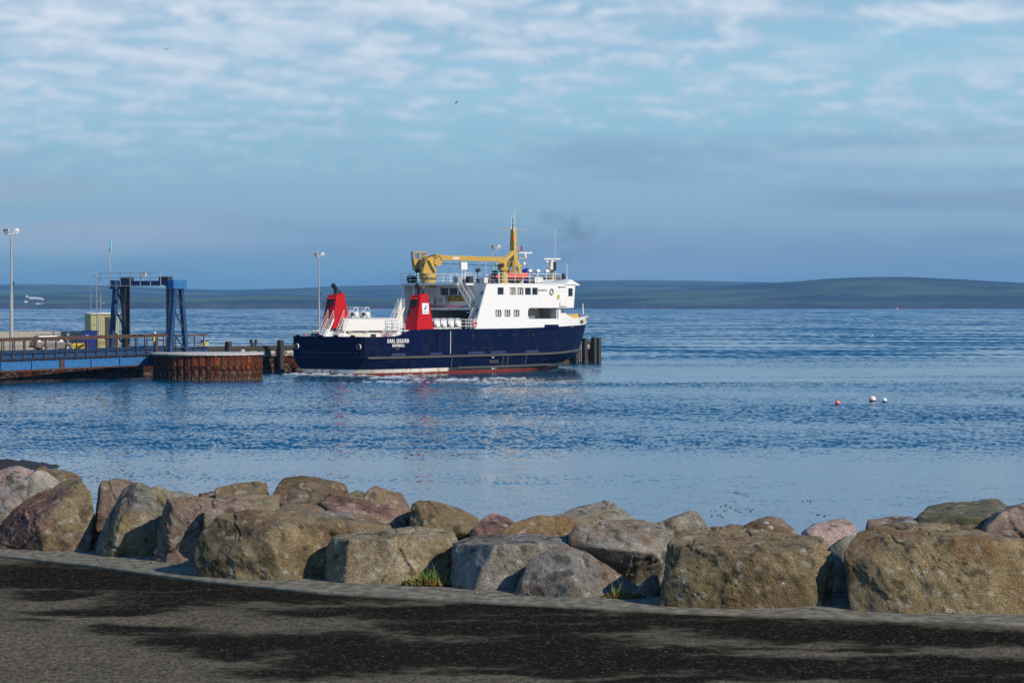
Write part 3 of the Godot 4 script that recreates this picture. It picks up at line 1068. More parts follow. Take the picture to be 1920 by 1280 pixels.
	boulder("tilted brown slab with sunlit upper edge behind the long boulder", [brown[1], tan_[0], 0.5, 0.1], 18.3, 0.4, [[402, 917, .1], [438, 909, .2], [480, 903, .25], [498, 907, .25], [503, 929, .1], [407, 935, 0]], 40)
	boulder("domed dark brown boulder nearest the water", [brown[0], plum[1], 0.5, 0.35], 18.0, 0.6, [[503, 930, .05], [511, 911, .1], [529, 896, .2], [563, 894, .25], [612, 909, .3], [644, 908, .3], [654, 926, .2], [600, 942, 0], [529, 946, 0]], 48)
	boulder("low olive stone beside the domed dark brown boulder", olive, 18.2, 0.4, [[645, 925, .1], [670, 921, .2], [690, 925, .2], [692, 945, 0], [650, 945, 0]], 24)
	boulder("flat mottled slab flecked with white chips", [brown[1], grey[0], 0.6, 0.3], 17.1, 0.35, [[506, 960, 0], [540, 946, .35], [590, 939, .6], [640, 945, .6], [700, 972, .3], [740, 991, .1], [636, 1000, 0], [570, 975, 0]], 48, [[625, 966, .2, .025], [630, 978, .15, .03], [668, 981, .15, .025], [637, 951, .4, .02]])
	boulder("long reddish stone with ribbed slanting face", [plum[0], pink[1], 0.25, 0.25], 17.4, 0.4, [[602, 936, .05], [614, 924, .15], [652, 934, .2], [736, 955, .2], [768, 988, .1], [700, 985, 0], [615, 950, 0]], 48)
	boulder("angular brown stone propped on the long reddish stone", [brown[1], plum[1], 0.3, 0.2], 17.6, 0.35, [[683, 917, .05], [706, 914, .2], [751, 924, .25], [765, 943, .15], [772, 965, .05], [762, 977, 0], [728, 955, 0], [683, 938, 0]], 44)
	boulder("smooth rounded olive brown boulder behind the sandy boulder", [brown[1], tan_[0], 0.65, 0.35], 17.0, 0.6, [[766, 990, .05], [769, 944, .15], [782, 940, .25], [813, 941, .3], [862, 955, .3], [898, 976, .2], [884, 1000, 0], [800, 1000, 0]], 50)
	boulder("pointed pinkish stone beside the orange boulder", [pink[0], plum[0], 0.4, 0.1], 16.4, 0.45, [[880, 998, 0], [907, 971, .1], [922, 964, .2], [950, 971, .25], [972, 984, .2], [935, 1008, 0]], 40)
	boulder("orange stained boulder with jagged crest", [Color(0.20, 0.125, 0.06), Color(0.23, 0.165, 0.085), 0.3, 0.8], 16.3, 0.5, [[922, 1008, 0], [970, 981, .1], [1005, 970, .2], [1070, 969, .25], [1092, 986, .15], [1066, 1010, 0], [990, 1010, -.02]], 48)
	boulder("broad grey tan boulder with ridge crest behind the orange boulder", [grey[1], tan_[1], 0.35, 0.1], 16.9, 0.6, [[1018, 977, 0], [1075, 955, .15], [1135, 939, .3], [1150, 941, .3], [1192, 976, .2], [1150, 992, 0], [1080, 990, 0]], 48)
	boulder("speckled grey stone with sharp right edge beside the overhanging boulder", [grey[0], pale[1], 0.3, 0.1], 16.2, 0.45, [[1232, 983, .1], [1272, 972, .1], [1296, 959, .2], [1312, 959, .2], [1332, 996, .1], [1275, 1012, 0], [1250, 1010, 0]], 44)
	boulder("low dark stone between speckled and white topped stones", dark, 16.6, 0.4, [[1342, 994, .05], [1373, 985, .15], [1400, 988, .15], [1405, 1002, 0], [1350, 1004, 0]], 24)
	boulder("dark peaked stone with white stained top", [dark[1], brown[0], 0.5, 0.1], 16.5, 0.45, [[1380, 996, 0], [1408, 983, .1], [1445, 967, .2], [1468, 971, .2], [1495, 994, .15], [1460, 1010, 0], [1400, 1010, 0]], 40, [[1450, 975, .12, .07]])
	boulder("whitish pink granite stone behind the gap", [Color(0.42, 0.31, 0.27), pale[1], 0.15, 0.05], 15.9, 0.5, [[1507, 999, 0], [1530, 981, .15], [1582, 975, .25], [1604, 984, .2], [1615, 1006, .1], [1600, 1032, 0], [1540, 1032, 0]], 44)
	boulder("narrow dark stone at the water side of the slab", dark, 17.0, 0.4, [[1628, 986, 0], [1632, 976, .1], [1715, 964, .25], [1722, 980, .1], [1670, 992, 0]], 30)
	boulder("small pink stone under the left end of the slab", [pink[0], grey[1], 0.3, 0.05], 16.2, 0.4, [[1660, 990, 0], [1690, 975, .1], [1722, 968, .2], [1735, 985, .1], [1700, 1000, 0]], 30)
	boulder("flat topped grey green slab dotted with white droppings", [Color(0.13, 0.125, 0.085), Color(0.165, 0.155, 0.105), 0.6, 0.05], 16.2, 0.4, [[1720, 972, .1], [1757, 939, .75], [1874, 936, .8], [1896, 955, .5], [1863, 967, .05], [1842, 988, .1], [1735, 990, .1], [1800, 974, 0]], 48, [[1806, 945, .5, .03], [1836, 952, .4, .03], [1787, 961, .3, .03]])
	boulder("sloping pinkish boulder beside the flat topped slab", [plum[1], pink[1], 0.3, 0.1], 15.7, 0.6, [[1850, 992, 0], [1881, 963, .15], [1922, 945, .3], [1985, 940, .4], [1990, 1000, 0], [1902, 1008, 0]], 44)
	# seen only in the hollow and under the slab
	boulder("brown boulder lying back inside the black hollow", brown, 16.3, 0.5, [[1095, 1125, .1], [1245, 1130, .1], [1250, 1040, .2], [1110, 1040, .2]], 24)
	boulder("brown boulder lying underneath the flat topped slab", brown, 16.0, 0.5, [[1715, 1020, .1], [1880, 1020, .1], [1870, 985, .2], [1725, 985, .2]], 24)
	# the wall goes on to both sides
	for side in [[1985.0, 1.0, 5, "olive boulder of the sea wall past the largest boulder"], [-70.0, -1.0, 5, "brown boulder of the sea wall past the pale pink boulder"]]:
		var u: float = side[0]
		for k in side[2]:
			var w := rng.randf_range(230.0, 330.0)
			var a := minf(u, u + w * side[1])
			var b := maxf(u, u + w * side[1])
			var va := 1156.0 + (a - 1985.0) * 0.034 if side[1] > 0 else 1030.0 + (a + 70.0) * 0.075
			var vb := 1156.0 + (b - 1985.0) * 0.034 if side[1] > 0 else 1030.0 + (b + 70.0) * 0.075
			var h := rng.randf_range(120.0, 165.0) * (1.0 if side[1] > 0 else 0.72)
			boulder(side[3], [olive, tan_, plum, grey][k % 4], 0.0, 0.6, [[a + 6, va, .05], [b - 6, vb, 0], [b - 4, vb - h * 0.55, .15], [b - w * 0.2, vb - h, .4], [a + w * 0.3, va - h * 1.05, .4], [a + 8, va - h * 0.6, .25], [a + w * 0.4, va - h * 0.5, -.03]], 36)
			boulder(side[3], [brown, pink, grey, tan_][k % 4], 8400.0 / (va - HORIZON) + 0.9, 0.6, [[a + 40, va - h * 0.6, 0], [b + 30, vb - h * 0.6, 0], [b, vb - h * 1.4, .3], [a + w * 0.5, va - h * 1.5, .35], [a + 50, va - h * 1.2, .2]], 28)
			u += (w + 8.0) * side[1]

# ------------------------------------------------------------------ harbour works
const QUAY := Vector3(-25.2, 0, -274.6)
const QUAY_TURN := 0.8894
const SPAN := Vector3(-35.0, 0, -248.0)
const SHIP := Vector3(-18.5, 0, -258.5)
const BERTH_TURN := 0.9599

func rust_tone(k: int) -> Color:
	return [Color(0.27, 0.075, 0.030), Color(0.21, 0.065, 0.030), Color(0.31, 0.095, 0.036), Color(0.19, 0.085, 0.040), Color(0.14, 0.055, 0.034), Color(0.25, 0.11, 0.045)][k % 6]

func pile_mesh(w: float, top: float, tone: Color, s: int) -> ArrayMesh:
	# one trough of sheet piling: web set back, pan standing forward; marine growth between the tide marks
	var n := fbm(s, 1.1, 3)
	var m := mb()
	var sec := [Vector2(0, 0), Vector2(0.20, 0), Vector2(0.32, 0.075), Vector2(0.78, 0.075), Vector2(0.90, 0), Vector2(1.0, 0)]
	var ys := [-1.2, 0.06, 0.14, 0.35, 0.6, 0.85, 1.1, 1.4, 1.75, top - 0.15, top]
	for j in ys.size() - 1:
		for k in sec.size() - 1:
			var h: float = ys[j]
			var c := tone * (0.9 + 0.5 * n.get_noise_2d(k * 3.0, h * 2.0 + s))
			var g := n.get_noise_2d(k * 7.0 + 50.0, h * 5.0 + s * 3.0)
			if h < 1.05 + 0.5 * g:
				c = c.lerp(Color(0.035, 0.022, 0.016), 0.62 + 0.6 * g)
			if h < 0.8 and g > 0.16:
				c = c.lerp(Color(0.22, 0.20, 0.17), 0.55)
			if h >= 0.05 and h < 0.1:
				c = Color(0.20, 0.17, 0.10)
			if h > 1.3 and n.get_noise_2d(k * 5.0, 77.0 + s) > 0.25:
				c = c.lerp(Color(0.03, 0.026, 0.03), 0.6)
			m.col = c
			var a: Vector2 = sec[k]
			var b: Vector2 = sec[k + 1]
			m.quad(Vector3(a.x * w, h, a.y), Vector3(b.x * w, h, b.y), Vector3(b.x * w, ys[j + 1], b.y), Vector3(a.x * w, ys[j + 1], a.y))
	return m.mesh()

func make_quay() -> void:
	var q := thing("quay", "long concrete quay on rusty sheet piles running behind the ferry", "quay", QUAY, QUAY_TURN)
	part(q, "deck", mb().span(-90, 56.7, 1.75, 2.70, -9.0, -0.1), M["concrete"])
	part(q, "yard_deck", mb().span(-90, -9.0, 1.0, 2.69, -26, -9.002), M["concrete"])
	part(q, "fill", mb().span(-90, 56.5, -2.0, 1.748, -8.8, -0.25), M["dark"])
	var cap := mb()
	for k in 22:
		cap.span(-90 + k * 6.66, -90 + k * 6.66 + 6.62, 1.70, 2.32, -0.098, 0.30)
	part(q, "cap_beam", cap, M["concrete"])
	var lip := mb()
	lip.span(-90, 56.7, 2.36, 2.82, -0.5, 0.42)
	part(q, "kerb_beam", lip, M["timber"])
	var kinds := []
	for k in 6:
		kinds.append(pile_mesh(1.05, 1.72, rust_tone(k) * 0.8, 80 + k))
	for k in 107:
		var o := part(q, "sheet_pile", kinds[(k * 7 + k / 3) % 6], M["rust"])
		o.position = Vector3(-56.0 + k * 1.05, 0, -0.02)
	# end wall of the quay
	for k in 8:
		var o := part(q, "sheet_pile", kinds[(k * 5) % 6], M["rust"])
		o.position = Vector3(56.6, 0, -0.3 - k * 1.05)
		o.rotation.y = PI / 2
	# fender piles stand proud of the face
	for f in [[-8.0, 3.35], [-0.2, 3.42], [9.0, 3.4], [24.0, 3.4], [40.0, 3.4], [51.6, 3.05], [53.4, 3.1], [55.3, 3.2], [56.2, 3.15]]:
		var b := mb()
		b.span(f[0] - 0.24, f[0] + 0.24, -1.5, f[1], 0.44, 0.95)
		b.span(f[0] - 0.28, f[0] - 0.241, -1.5, f[1] - 0.12, 0.42, 0.90)
		part(q, "fender_pile", b, M["timber"])
	var lad := mb()
	for s in [0.0, 0.42]:
		lad.tube(Vector3(52.4 + s, 0.1, 0.62), Vector3(52.4 + s, 3.1, 0.62), 0.035)
	for k in 9:
		lad.tube(Vector3(52.4, 0.3 + k * 0.32, 0.62), Vector3(52.82, 0.3 + k * 0.32, 0.62), 0.025)
	part(q, "ladder", lad, M["steel"])
	for x in [-9.6, -2.4]:
		var o := thing("bollard", ("black" if x < -5.0 else "low black") + " twin horned mooring bollard standing on the quay edge" + (" beside a rope heap" if x < -5.0 else " near a fender pile"), "bollard", to_world(QUAY, QUAY_TURN, Vector3(x, 2.7, -1.2)), QUAY_TURN, "mooring bollards on the quay")
		part(o, "base", mb().span(-0.55, 0.55, 0, 0.12, -0.3, 0.3), M["black"])
		for s in [-1, 1]:
			var b := mb()
			b.tube(Vector3(s * 0.22, 0.1, 0), Vector3(s * 0.42, 0.75, 0), 0.13, 10, 0.17)
			part(o, "horn", b, M["black"])
	var heap := thing("rope_heap", "tan heap of coiled mooring rope on the quay", "rope", to_world(QUAY, QUAY_TURN, Vector3(-10.6, 2.7, -0.4)))
	for k in 5:
		var b := mb()
		b.lathe(ring_profile(0.55 - k * 0.06, 0.09), 16, Transform3D(Basis(Vector3(0.1 * k, 0, 1).normalized(), 0.08 * (k - 2)), Vector3(0.05 * k, 0.08 + k * 0.12, 0)))
		part(heap, "coil", b, M["hut"])

func to_world(o: Vector3, turn: float, p: Vector3) -> Vector3:
	return o + Basis(Vector3.UP, turn) * p

func ring_profile(r: float, t: float) -> Array:
	var a := []
	for k in 9:
		var w := -PI / 2 + TAU * k / 8.0
		a.append(Vector2(r + t * cos(w), t * sin(w)))
	return a

func make_caisson() -> void:
	var o := thing("caisson", "round mooring caisson of rusty sheet piles with pale concrete top", "caisson", Vector3(-29.4, 0, -247.1))
	var n := 46
	var r := 5.32
	var w := TAU * r / n
	var kinds := []
	for k in 9:
		kinds.append(pile_mesh(w, 2.40, rust_tone(k), 90 + k))
	for k in n:
		var a := TAU * k / n
		var b := Basis(Vector3.UP, a)
		var p := part(o, "sheet_pile", kinds[(k * 4 + k / 5) % 9], M["rust"])
		p.transform = Transform3D(b, b * Vector3(-w / 2, 0, r * cos(PI / n) - 0.12))
	part(o, "fill", mb().lathe([Vector2(5.1, -1.2), Vector2(5.1, 2.3)], 40), M["dark"])
	part(o, "cap", mb().lathe([Vector2(5.42, 2.36), Vector2(5.46, 2.40), Vector2(5.46, 2.53), Vector2(5.40, 2.57), Vector2(0, 2.57)], 64), M["pale_concrete"])

func make_linkspan() -> void:
	var o := thing("linkspan_bridge", "blue steel linkspan ramp with rusty handrails over the water", "bridge", SPAN, BERTH_TURN)
	o.rotation.z = 0.0101
	var L := -34.0
	for s in [[0.0, "near"], [-5.4, "far"]]:
		var z: float = s[0]
		var g := mb()
		g.span(L, 0.3, 1.42, 2.28, z - 0.06, z + 0.06)
		part(o, "girder_web", g, M["bridge_blue"])
		g = mb()
		g.span(L, 0.3, 1.30, 1.418, z - 0.22, z + 0.20)
		g.span(L, 0.3, 2.282, 2.36, z - 0.25, z + 0.22)
		part(o, "girder_flange", g, M["bridge_rust"])
		g = mb()
		g.span(L, 8.0, 2.40, 2.50, z - 0.3, z + 0.34)
		g.span(L, 8.0, 2.502, 2.90, z + 0.08, z + 0.16)
		g.span(L, 8.0, 2.902, 2.99, z - 0.2, z + 0.34)
		part(o, "edge_channel", g, M["gantry_blue"])
		for k in 9:
			g = mb()
			var x := L + 2.6 + k * 3.85
			var wide := 0.55 if k == 5 else 0.09
			g.span(x - wide / 2, x + wide / 2, 1.42, 2.28, z + 0.062, z + 0.19)
			part(o, "stiffener", g, M["bridge_rust"] if k == 5 else M["bridge_blue"])
		var rail := mb()
		rail.span(L, 7.9, 4.06, 4.24, z + 0.12, z + 0.28)
		part(o, "handrail", rail, M["bridge_rust"])
		rail = mb()
		rail.tube(Vector3(L, 3.45, z + 0.22), Vector3(7.9, 3.45, z + 0.22), 0.022)
		part(o, "mid_rail", rail, M["bridge_rust"])
		var px := L + 0.4
		while px < 8.0:
			rail = mb()
			var thick := 0.05 if absf(px - 0.4) > 0.7 else 0.16
			rail.span(px - thick, px + thick, 2.36 if z == 0.0 else 2.99, 4.058, z + 0.345, z + 0.42)
			part(o, "post", rail, M["bridge_rust"])
			px += 1.36
	var mesh := mb()
	for k in 12:
		mesh.span(5.2 + k * 0.16, 5.21 + k * 0.16, 3.05, 4.05, 0.19, 0.20)
		if k < 7:
			mesh.span(5.2, 7.0, 3.08 + k * 0.15, 3.09 + k * 0.15, 0.205, 0.215)
	part(o, "mesh_panel", mesh, M["dark"])
	part(o, "deck", mb().span(L, 8.0, 2.52, 2.72, -5.2, -0.22), M["concrete"])
	for k in 14:
		part(o, "cross_beam", mb().span(L + 1.0 + k * 2.5, L + 1.2 + k * 2.5, 1.6, 2.50, -5.3, -0.1), M["dark"])

func make_gantry() -> void:
	var o := thing("hoist_gantry", "blue steel portal gantry with A frame legs over the linkspan", "gantry", Vector3(-33.05, 0, -250.7), BERTH_TURN)
	for z in [0.35, -7.5]:
		var leg := mb()
		leg.beam(Vector3(-1.15, 2.57, z), Vector3(-0.42, 9.0, z), 0.46, 0.42, Vector3.RIGHT)
		part(o, "leg", leg, M["gantry_blue"])
		leg = mb()
		leg.beam(Vector3(1.2, 2.57, z), Vector3(0.5, 9.0, z), 0.40, 0.40, Vector3.RIGHT)
		part(o, "leg", leg, M["gantry_blue"])
		for y in [4.1, 6.2]:
			var w: float = 1.18 - 0.12 * (y - 2.57)
			part(o, "strut", mb().beam(Vector3(-w, y, z), Vector3(w, y, z), 0.12, 0.12), M["gantry_blue"])
		for y in [2.7, 4.8, 6.9]:
			var w: float = 1.05 - 0.12 * (y - 2.57)
			part(o, "brace", mb().beam(Vector3(w + 0.1, y, z), Vector3(-w + 0.2, minf(y + 2.0, 8.8), z), 0.12, 0.12), M["gantry_dark"])
		part(o, "foot_plate", mb().span(-1.6, 1.6, 2.5, 2.62, z - 0.45, z + 0.45), M["bridge_rust"])
		var inner: float = z - 0.95 if z > 0.0 else z + 0.95
		for dx in [-0.32, 0.30]:
			part(o, "guide_column", mb().span(dx - 0.13, dx + 0.13, 2.4, 9.05, inner - 0.14, inner + 0.14), M["gantry_dark"] if z > 0.0 else M["guide"])
		part(o, "head_block", mb().span(-0.95, 0.95, 8.75, 9.62, z - 0.36, z + 0.36), M["bridge_blue"] if z > 0.0 else M["gantry_blue"])
	part(o, "cross_beam", mb().span(-0.5, 0.5, 9.05, 9.55, -7.14, -0.01), M["gantry_blue"])
	part(o, "walkway", mb().span(-1.5, -0.97, 9.02, 9.10, -8.6, -0.5), M["steel"])
	var rails := mb()
	for y in [9.85, 10.35]:
		rails.tube(Vector3(-1.48, y, -9.0), Vector3(-1.48, y, -0.5), 0.03)
	for k in 7:
		var z := -8.6 + k * 1.35
		rails.tube(Vector3(-1.48, 8.95, z), Vector3(-1.48, 10.35, z), 0.035)
	part(o, "handrail", rails, M["steel"])
	for z in [-6.4, -1.2]:
		part(o, "hoist_box", mb().span(-0.35, 0.35, 9.56, 9.95, z - 0.6, z + 0.6), M["dark"])
	var lad := mb()
	for z in [-9.1, -8.6]:
		lad.tube(Vector3(-1.45, 2.7, z), Vector3(-1.45, 10.35, z), 0.04)
	for k in 22:
		lad.tube(Vector3(-1.45, 3.0 + k * 0.32, -9.1), Vector3(-1.45, 3.0 + k * 0.32, -8.6), 0.022)
	part(o, "ladder", lad, M["steel"])
	lad = mb()
	for z in [-9.25, -8.45]:
		lad.tube(Vector3(-2.15, 4.9, z), Vector3(-2.15, 10.35, z), 0.035)
	for k in 5:
		lad.path([Vector3(-1.45, 5.2 + k * 1.2, -9.1), Vector3(-2.15, 5.2 + k * 1.2, -9.25), Vector3(-2.15, 5.2 + k * 1.2, -8.45), Vector3(-1.45, 5.2 + k * 1.2, -8.6)], 0.025)
	part(o, "ladder_cage", lad, M["steel"])
	var a := mb()
	a.tube(Vector3(-0.9, 9.6, -7.9), Vector3(-0.9, 12.75, -7.9), 0.06)
	a.lathe(ring_profile(0.16, 0.02), 12, Transform3D(Basis(Vector3.RIGHT, PI / 2), Vector3(-0.9, 10.75, -7.7)))
	part(o, "aerial_pole", a, M["steel"])
	part(o, "aerial", mb().tube(Vector3(-0.86, 12.6, -7.75), Vector3(-0.86, 13.75, -7.75), 0.09, 10), M["teal"])
	flood_pair(o, Vector3(-0.6, 9.6, -3.6), 0.55)

func flood_pair(o: Node3D, p: Vector3, s: float) -> void:
	part(o, "lamp_bar", mb().tube(p, p + Vector3(0, 0.5 * s, 0), 0.05).tube(p + Vector3(-0.8 * s, 0.5 * s, 0.6 * s), p + Vector3(0.8 * s, 0.5 * s, -0.6 * s), 0.045), M["steel"])
	for k in [-1.0, 1.0]:
		var b := Basis(Vector3.UP, 0.64 + (0.5 if k > 0 else 2.5)) * Basis(Vector3.RIGHT, 0.5)
		var c := p + Vector3(0.75 * s * k, 0.95 * s, -0.55 * s * k)
		var head := mb()
		var q := []
		for y in [-1, 1]:
			for e in [Vector2(-1, 1), Vector2(1, 1), Vector2(1, -1), Vector2(-1, -1)]:
				var w := 1.0 if y > 0 else 0.72
				q.append(c + b * Vector3(e.x * 0.5 * s * w, e.y * 0.38 * s * w, y * -0.24 * s).rotated(Vector3.RIGHT, 0.0))
		head.hexa([q[0], q[1], q[2], q[3], q[4], q[5], q[6], q[7]])
		var h := part(o, "floodlight", head, M["white"])
		part(h, "lens", mb().box(c + b * Vector3(0, 0, -0.25 * s), Vector3(0.86 * s, 0.64 * s, 0.02), b), M["lamp_glass"])

func light_pole(label: String, p: Vector3, height: float, r: float, s: float) -> void:
	var o := thing("light_pole", label, "light pole", p, 0.0, "floodlight poles on the quay")
	part(o, "pole", mb().tube(Vector3.ZERO, Vector3(0, height * 0.5, 0), r, 12, r * 0.78).tube(Vector3(0, height * 0.5, 0), Vector3(0, height, 0), r * 0.6, 12, r * 0.42), M["galvanised"])
	part(o, "base_plate", mb().span(-r * 2, r * 2, 0, 0.06, -r * 2, r * 2), M["steel"])
	part(o, "control_box", mb().span(r * 0.8, r * 0.8 + 0.12, height * 0.58, height * 0.58 + 0.3, -0.08, 0.08), M["dark"])
	flood_pair(o, Vector3(0, height, 0), s)

func make_quay_things() -> void:
	light_pole("tall light pole standing before the concrete parapet wall", at(20.5, 660, 251.0) * Vector3(1, 0, 1) + Vector3(0, 2.7, 0), 11.1, 0.22, 0.62)
	light_pole("slim light pole rising beyond the stern of the ferry", to_world(QUAY, QUAY_TURN, Vector3(9.7, 2.7, -3.0)), 9.6, 0.13, 0.5)
	light_pole("light pole whose lamps show above the crane boom", to_world(QUAY, QUAY_TURN, Vector3(40.6, 2.7, -3.0)), 11.0, 0.13, 0.5)
	# parapet wall
	var a := at(-160, 660, 251.0) * Vector3(1, 0, 1)
	var b := at(158, 660, 259.0) * Vector3(1, 0, 1)
	var d := (b - a).normalized()
	var wall := thing("parapet_wall", "weathered pale concrete parapet wall along the quay yard", "wall", a, atan2(-d.z, d.x))
	var n := 5
	var len := (b - a).length()
	for k in n:
		part(wall, "wall_panel", mb().span(len * k / n + 0.01, len * (k + 1) / n - 0.01, 2.60, 4.52 + 0.012 * (k % 2), -0.35, 0.0), M["parapet"])
	# hut with ribbed cladding
	var h := thing("corrugated_hut", "pale yellow hut with corrugated cladding beside the gantry ladder", "hut", at(170, 660, 259.0) * Vector3(1, 0, 1), 0.42)
	var rib := mb()
	for face in 2:
		var fw := 2.86 if face == 0 else 2.6
		var t := Transform3D.IDENTITY if face == 0 else Transform3D(Basis(Vector3.UP, PI / 2), Vector3(2.86, 0, 0))
		var k := 0
		while k * 0.22 < fw - 0.01:
			var x := k * 0.22
			rib.prism([Vector2(x, 0), Vector2(x + 0.09, 0), Vector2(x + 0.11, 0.05), Vector2(x + 0.19, 0.05), Vector2(x + 0.21, 0), Vector2(x + 0.22, 0), Vector2(x + 0.22, -0.05), Vector2(x, -0.05)], 2.70, 6.25, t * Transform3D(Basis(Vector3.RIGHT, Vector3.BACK, Vector3.UP), Vector3.ZERO))
			k += 1
	part(h, "cladding", rib, M["hut"])
	part(h, "core", mb().span(0.02, 2.84, 2.65, 6.2, -2.6, -0.06), M["hut"])
	part(h, "roof", mb().hexa([Vector3(-0.12, 6.24, 0.15), Vector3(3.0, 6.24, 0.15), Vector3(3.0, 6.24, -2.7), Vector3(-0.12, 6.24, -2.7), Vector3(-0.12, 6.34, 0.15), Vector3(3.0, 6.34, 0.15), Vector3(3.0, 6.44, -2.7), Vector3(-0.12, 6.44, -2.7)]), M["offwhite"])
	part(h, "doorway", mb().span(1.45, 1.95, 3.6, 5.95, 0.055, 0.08), M["dark"])
	part(h, "landing_rail", mb().path([Vector3(0.6, 2.7, 0.7), Vector3(0.6, 3.9, 0.7), Vector3(3.3, 3.9, 0.7), Vector3(3.3, 2.7, 0.7)], 0.03).tube(Vector3(0.6, 3.3, 0.7), Vector3(3.3, 3.3, 0.7), 0.025), M["steel"])
	# blue store container
	var c := thing("store_cabinet", "dark blue steel store cabinet before the parapet wall", "cabinet", at(152.5, 660, 254.0) * Vector3(1, 2.7 / 2.5, 1) * Vector3(1, 0, 1) + Vector3(0, 2.7, 0), 0.1)
	part(c, "body", mb().span(0, 1.5, 0.06, 1.86, -1.2, 0), M["box_blue"])
	part(c, "lid", mb().span(-0.04, 1.54, 1.862, 1.93, -1.24, 0.05), M["box_blue"])
	for k in 2:
		part(c, "door", mb().span(0.05 + k * 0.71, 0.74 + k * 0.71, 0.12, 1.8, 0.002, 0.03), M["box_blue"])
	part(c, "label_plate", mb().span(0.42, 0.52, 1.42, 1.5, 0.032, 0.04).span(0.6, 0.68, 1.42, 1.5, 0.032, 0.04), M["white"])
	part(c, "skid", mb().span(0.1, 1.4, 0, 0.058, -1.1, -0.1), M["dark"])
	# yellow grit bin
	var g := thing("grit_bin", "yellow plastic grit bin beside the silver car", "bin", at(134.5, 660, 249.5) * Vector3(1, 0, 1) + Vector3(0, 2.7, 0), 0.1)
	part(g, "body", mb().hexa([Vector3(0.05, 0, -0.05), Vector3(1.13, 0, -0.05), Vector3(1.13, 0, -0.7), Vector3(0.05, 0, -0.7), Vector3(0, 0.52, 0), Vector3(1.18, 0.52, 0), Vector3(1.18, 0.52, -0.75), Vector3(0, 0.52, -0.75)]), M["yellow"])
	part(g, "lid", mb().hexa([Vector3(-0.03, 0.522, 0.04), Vector3(1.21, 0.522, 0.04), Vector3(1.21, 0.522, -0.78), Vector3(-0.03, 0.522, -0.78), Vector3(0.12, 0.72, -0.1), Vector3(1.06, 0.72, -0.1), Vector3(1.06, 0.75, -0.65), Vector3(0.12, 0.75, -0.65)]), M["yellow"])
	make_car()

func make_car() -> void:
	# silver estate car seen from behind its left rear corner; x runs to the front of the car
	var o := thing("parked_car", "silver four wheel drive car parked on the quay before the parapet wall", "car", at(97, 660, 250.5) * Vector3(1, 0, 1) + Vector3(0, 2.68, 0), 0.62)
	o.scale = Vector3.ONE * 0.9
	var low := [Vector2(-2.2, 0.42), Vector2(-2.24, 0.6), Vector2(-2.18, 1.0), Vector2(-1.2, 1.04), Vector2(0.75, 1.0), Vector2(1.7, 0.92), Vector2(2.12, 0.78), Vector2(2.2, 0.5), Vector2(2.1, 0.32), Vector2(1.75, 0.3), Vector2(1.68, 0.55), Vector2(1.4, 0.72), Vector2(1.12, 0.55), Vector2(1.02, 0.28), Vector2(-1.0, 0.28), Vector2(-1.08, 0.55), Vector2(-1.36, 0.72), Vector2(-1.66, 0.55), Vector2(-1.75, 0.32)]
	part(o, "body", mb().prism(low, -0.88, 0.88), M["silver"])
	var cab := mb()
	var prof := [[-2.12, 1.02, 0.84], [-1.85, 1.62, 0.66], [0.25, 1.66, 0.66], [1.0, 1.0, 0.84]]
	for k in 3:
		var p0: Array = prof[k]
		var p1: Array = prof[k + 1]
		cab.quad(Vector3(p0[0], p0[1], p0[2]), Vector3(p1[0], p1[1], p1[2]), Vector3(p1[0], p1[1], -p1[2]), Vector3(p0[0], p0[1], -p0[2]))
	for s in [-1, 1]:
		var q := []
		for p in prof:
			q.append(Vector3(p[0], p[1], p[2] * s))
		if s > 0:
			cab.quad(q[0], q[3], q[2], q[1])
		else:
			cab.quad(q[0], q[1], q[2], q[3])
	part(o, "cabin", cab, M["silver"])
	for s in [-1, 1]:
		for w in [[-1.75, -0.95], [-0.88, -0.1], [-0.03, 0.6]]:
			var g := mb()
			var z: float = 0.86 * s
			var zt: float = 0.70 * s
			var front: float = w[1] if w[1] < 0.5 else 0.28
			var pts := [Vector3(w[0], 1.08, z), Vector3(w[1], 1.08, z), Vector3(front, 1.54, zt), Vector3(w[0] + (0.12 if w[0] < -1.5 else 0.0), 1.54, zt)]
			if s < 0:
				pts.reverse()
			g.quad(pts[0], pts[1], pts[2], pts[3])
			part(o, "window", g, M["glass"])
		for x in [-1.36, 1.4]:
			var wh := group_node(o, "wheel", Vector3(x, 0.36, 0.78 * s))
			var tb := Transform3D(Basis(Vector3.RIGHT, PI / 2), Vector3.ZERO)
			part(wh, "tyre", mb().lathe([Vector2(0.2, -0.1), Vector2(0.34, -0.11), Vector2(0.36, -0.06), Vector2(0.36, 0.06), Vector2(0.34, 0.11), Vector2(0.2, 0.1)], 20, tb), M["tyre"])
			part(wh, "rim", mb().lathe([Vector2(0.0, -0.085), Vector2(0.21, -0.09), Vector2(0.21, 0.09), Vector2(0.0, 0.085)], 14, tb), M["steel"])
		part(o, "tail_light", mb().span(-2.27, -2.1, 0.72, 1.0, 0.66 * s, 0.86 * s), M["tail_red"])
		part(o, "roof_rail", mb().tube(Vector3(-1.7, 1.72, 0.58 * s), Vector3(0.1, 1.74, 0.58 * s), 0.03), M["dark"])
		part(o, "headlight", mb().span(2.0, 2.17, 0.62, 0.78, 0.5 * s, 0.84 * s), M["glass"])
	part(o, "rear_window", mb().face(Vector3(-2.10, 1.1, 0.74), Vector3(-1.90, 1.56, 0.6), Vector3(-1.90, 1.56, -0.6), Vector3(-2.10, 1.1, -0.74)), M["glass"])
	part(o, "bumper", mb().span(-2.34, -2.2, 0.4, 0.6, -0.86, 0.86), M["dark"])
	part(o, "number_plate", mb().span(-2.262, -2.245, 0.66, 0.78, -0.26, 0.26), M["yellow"])

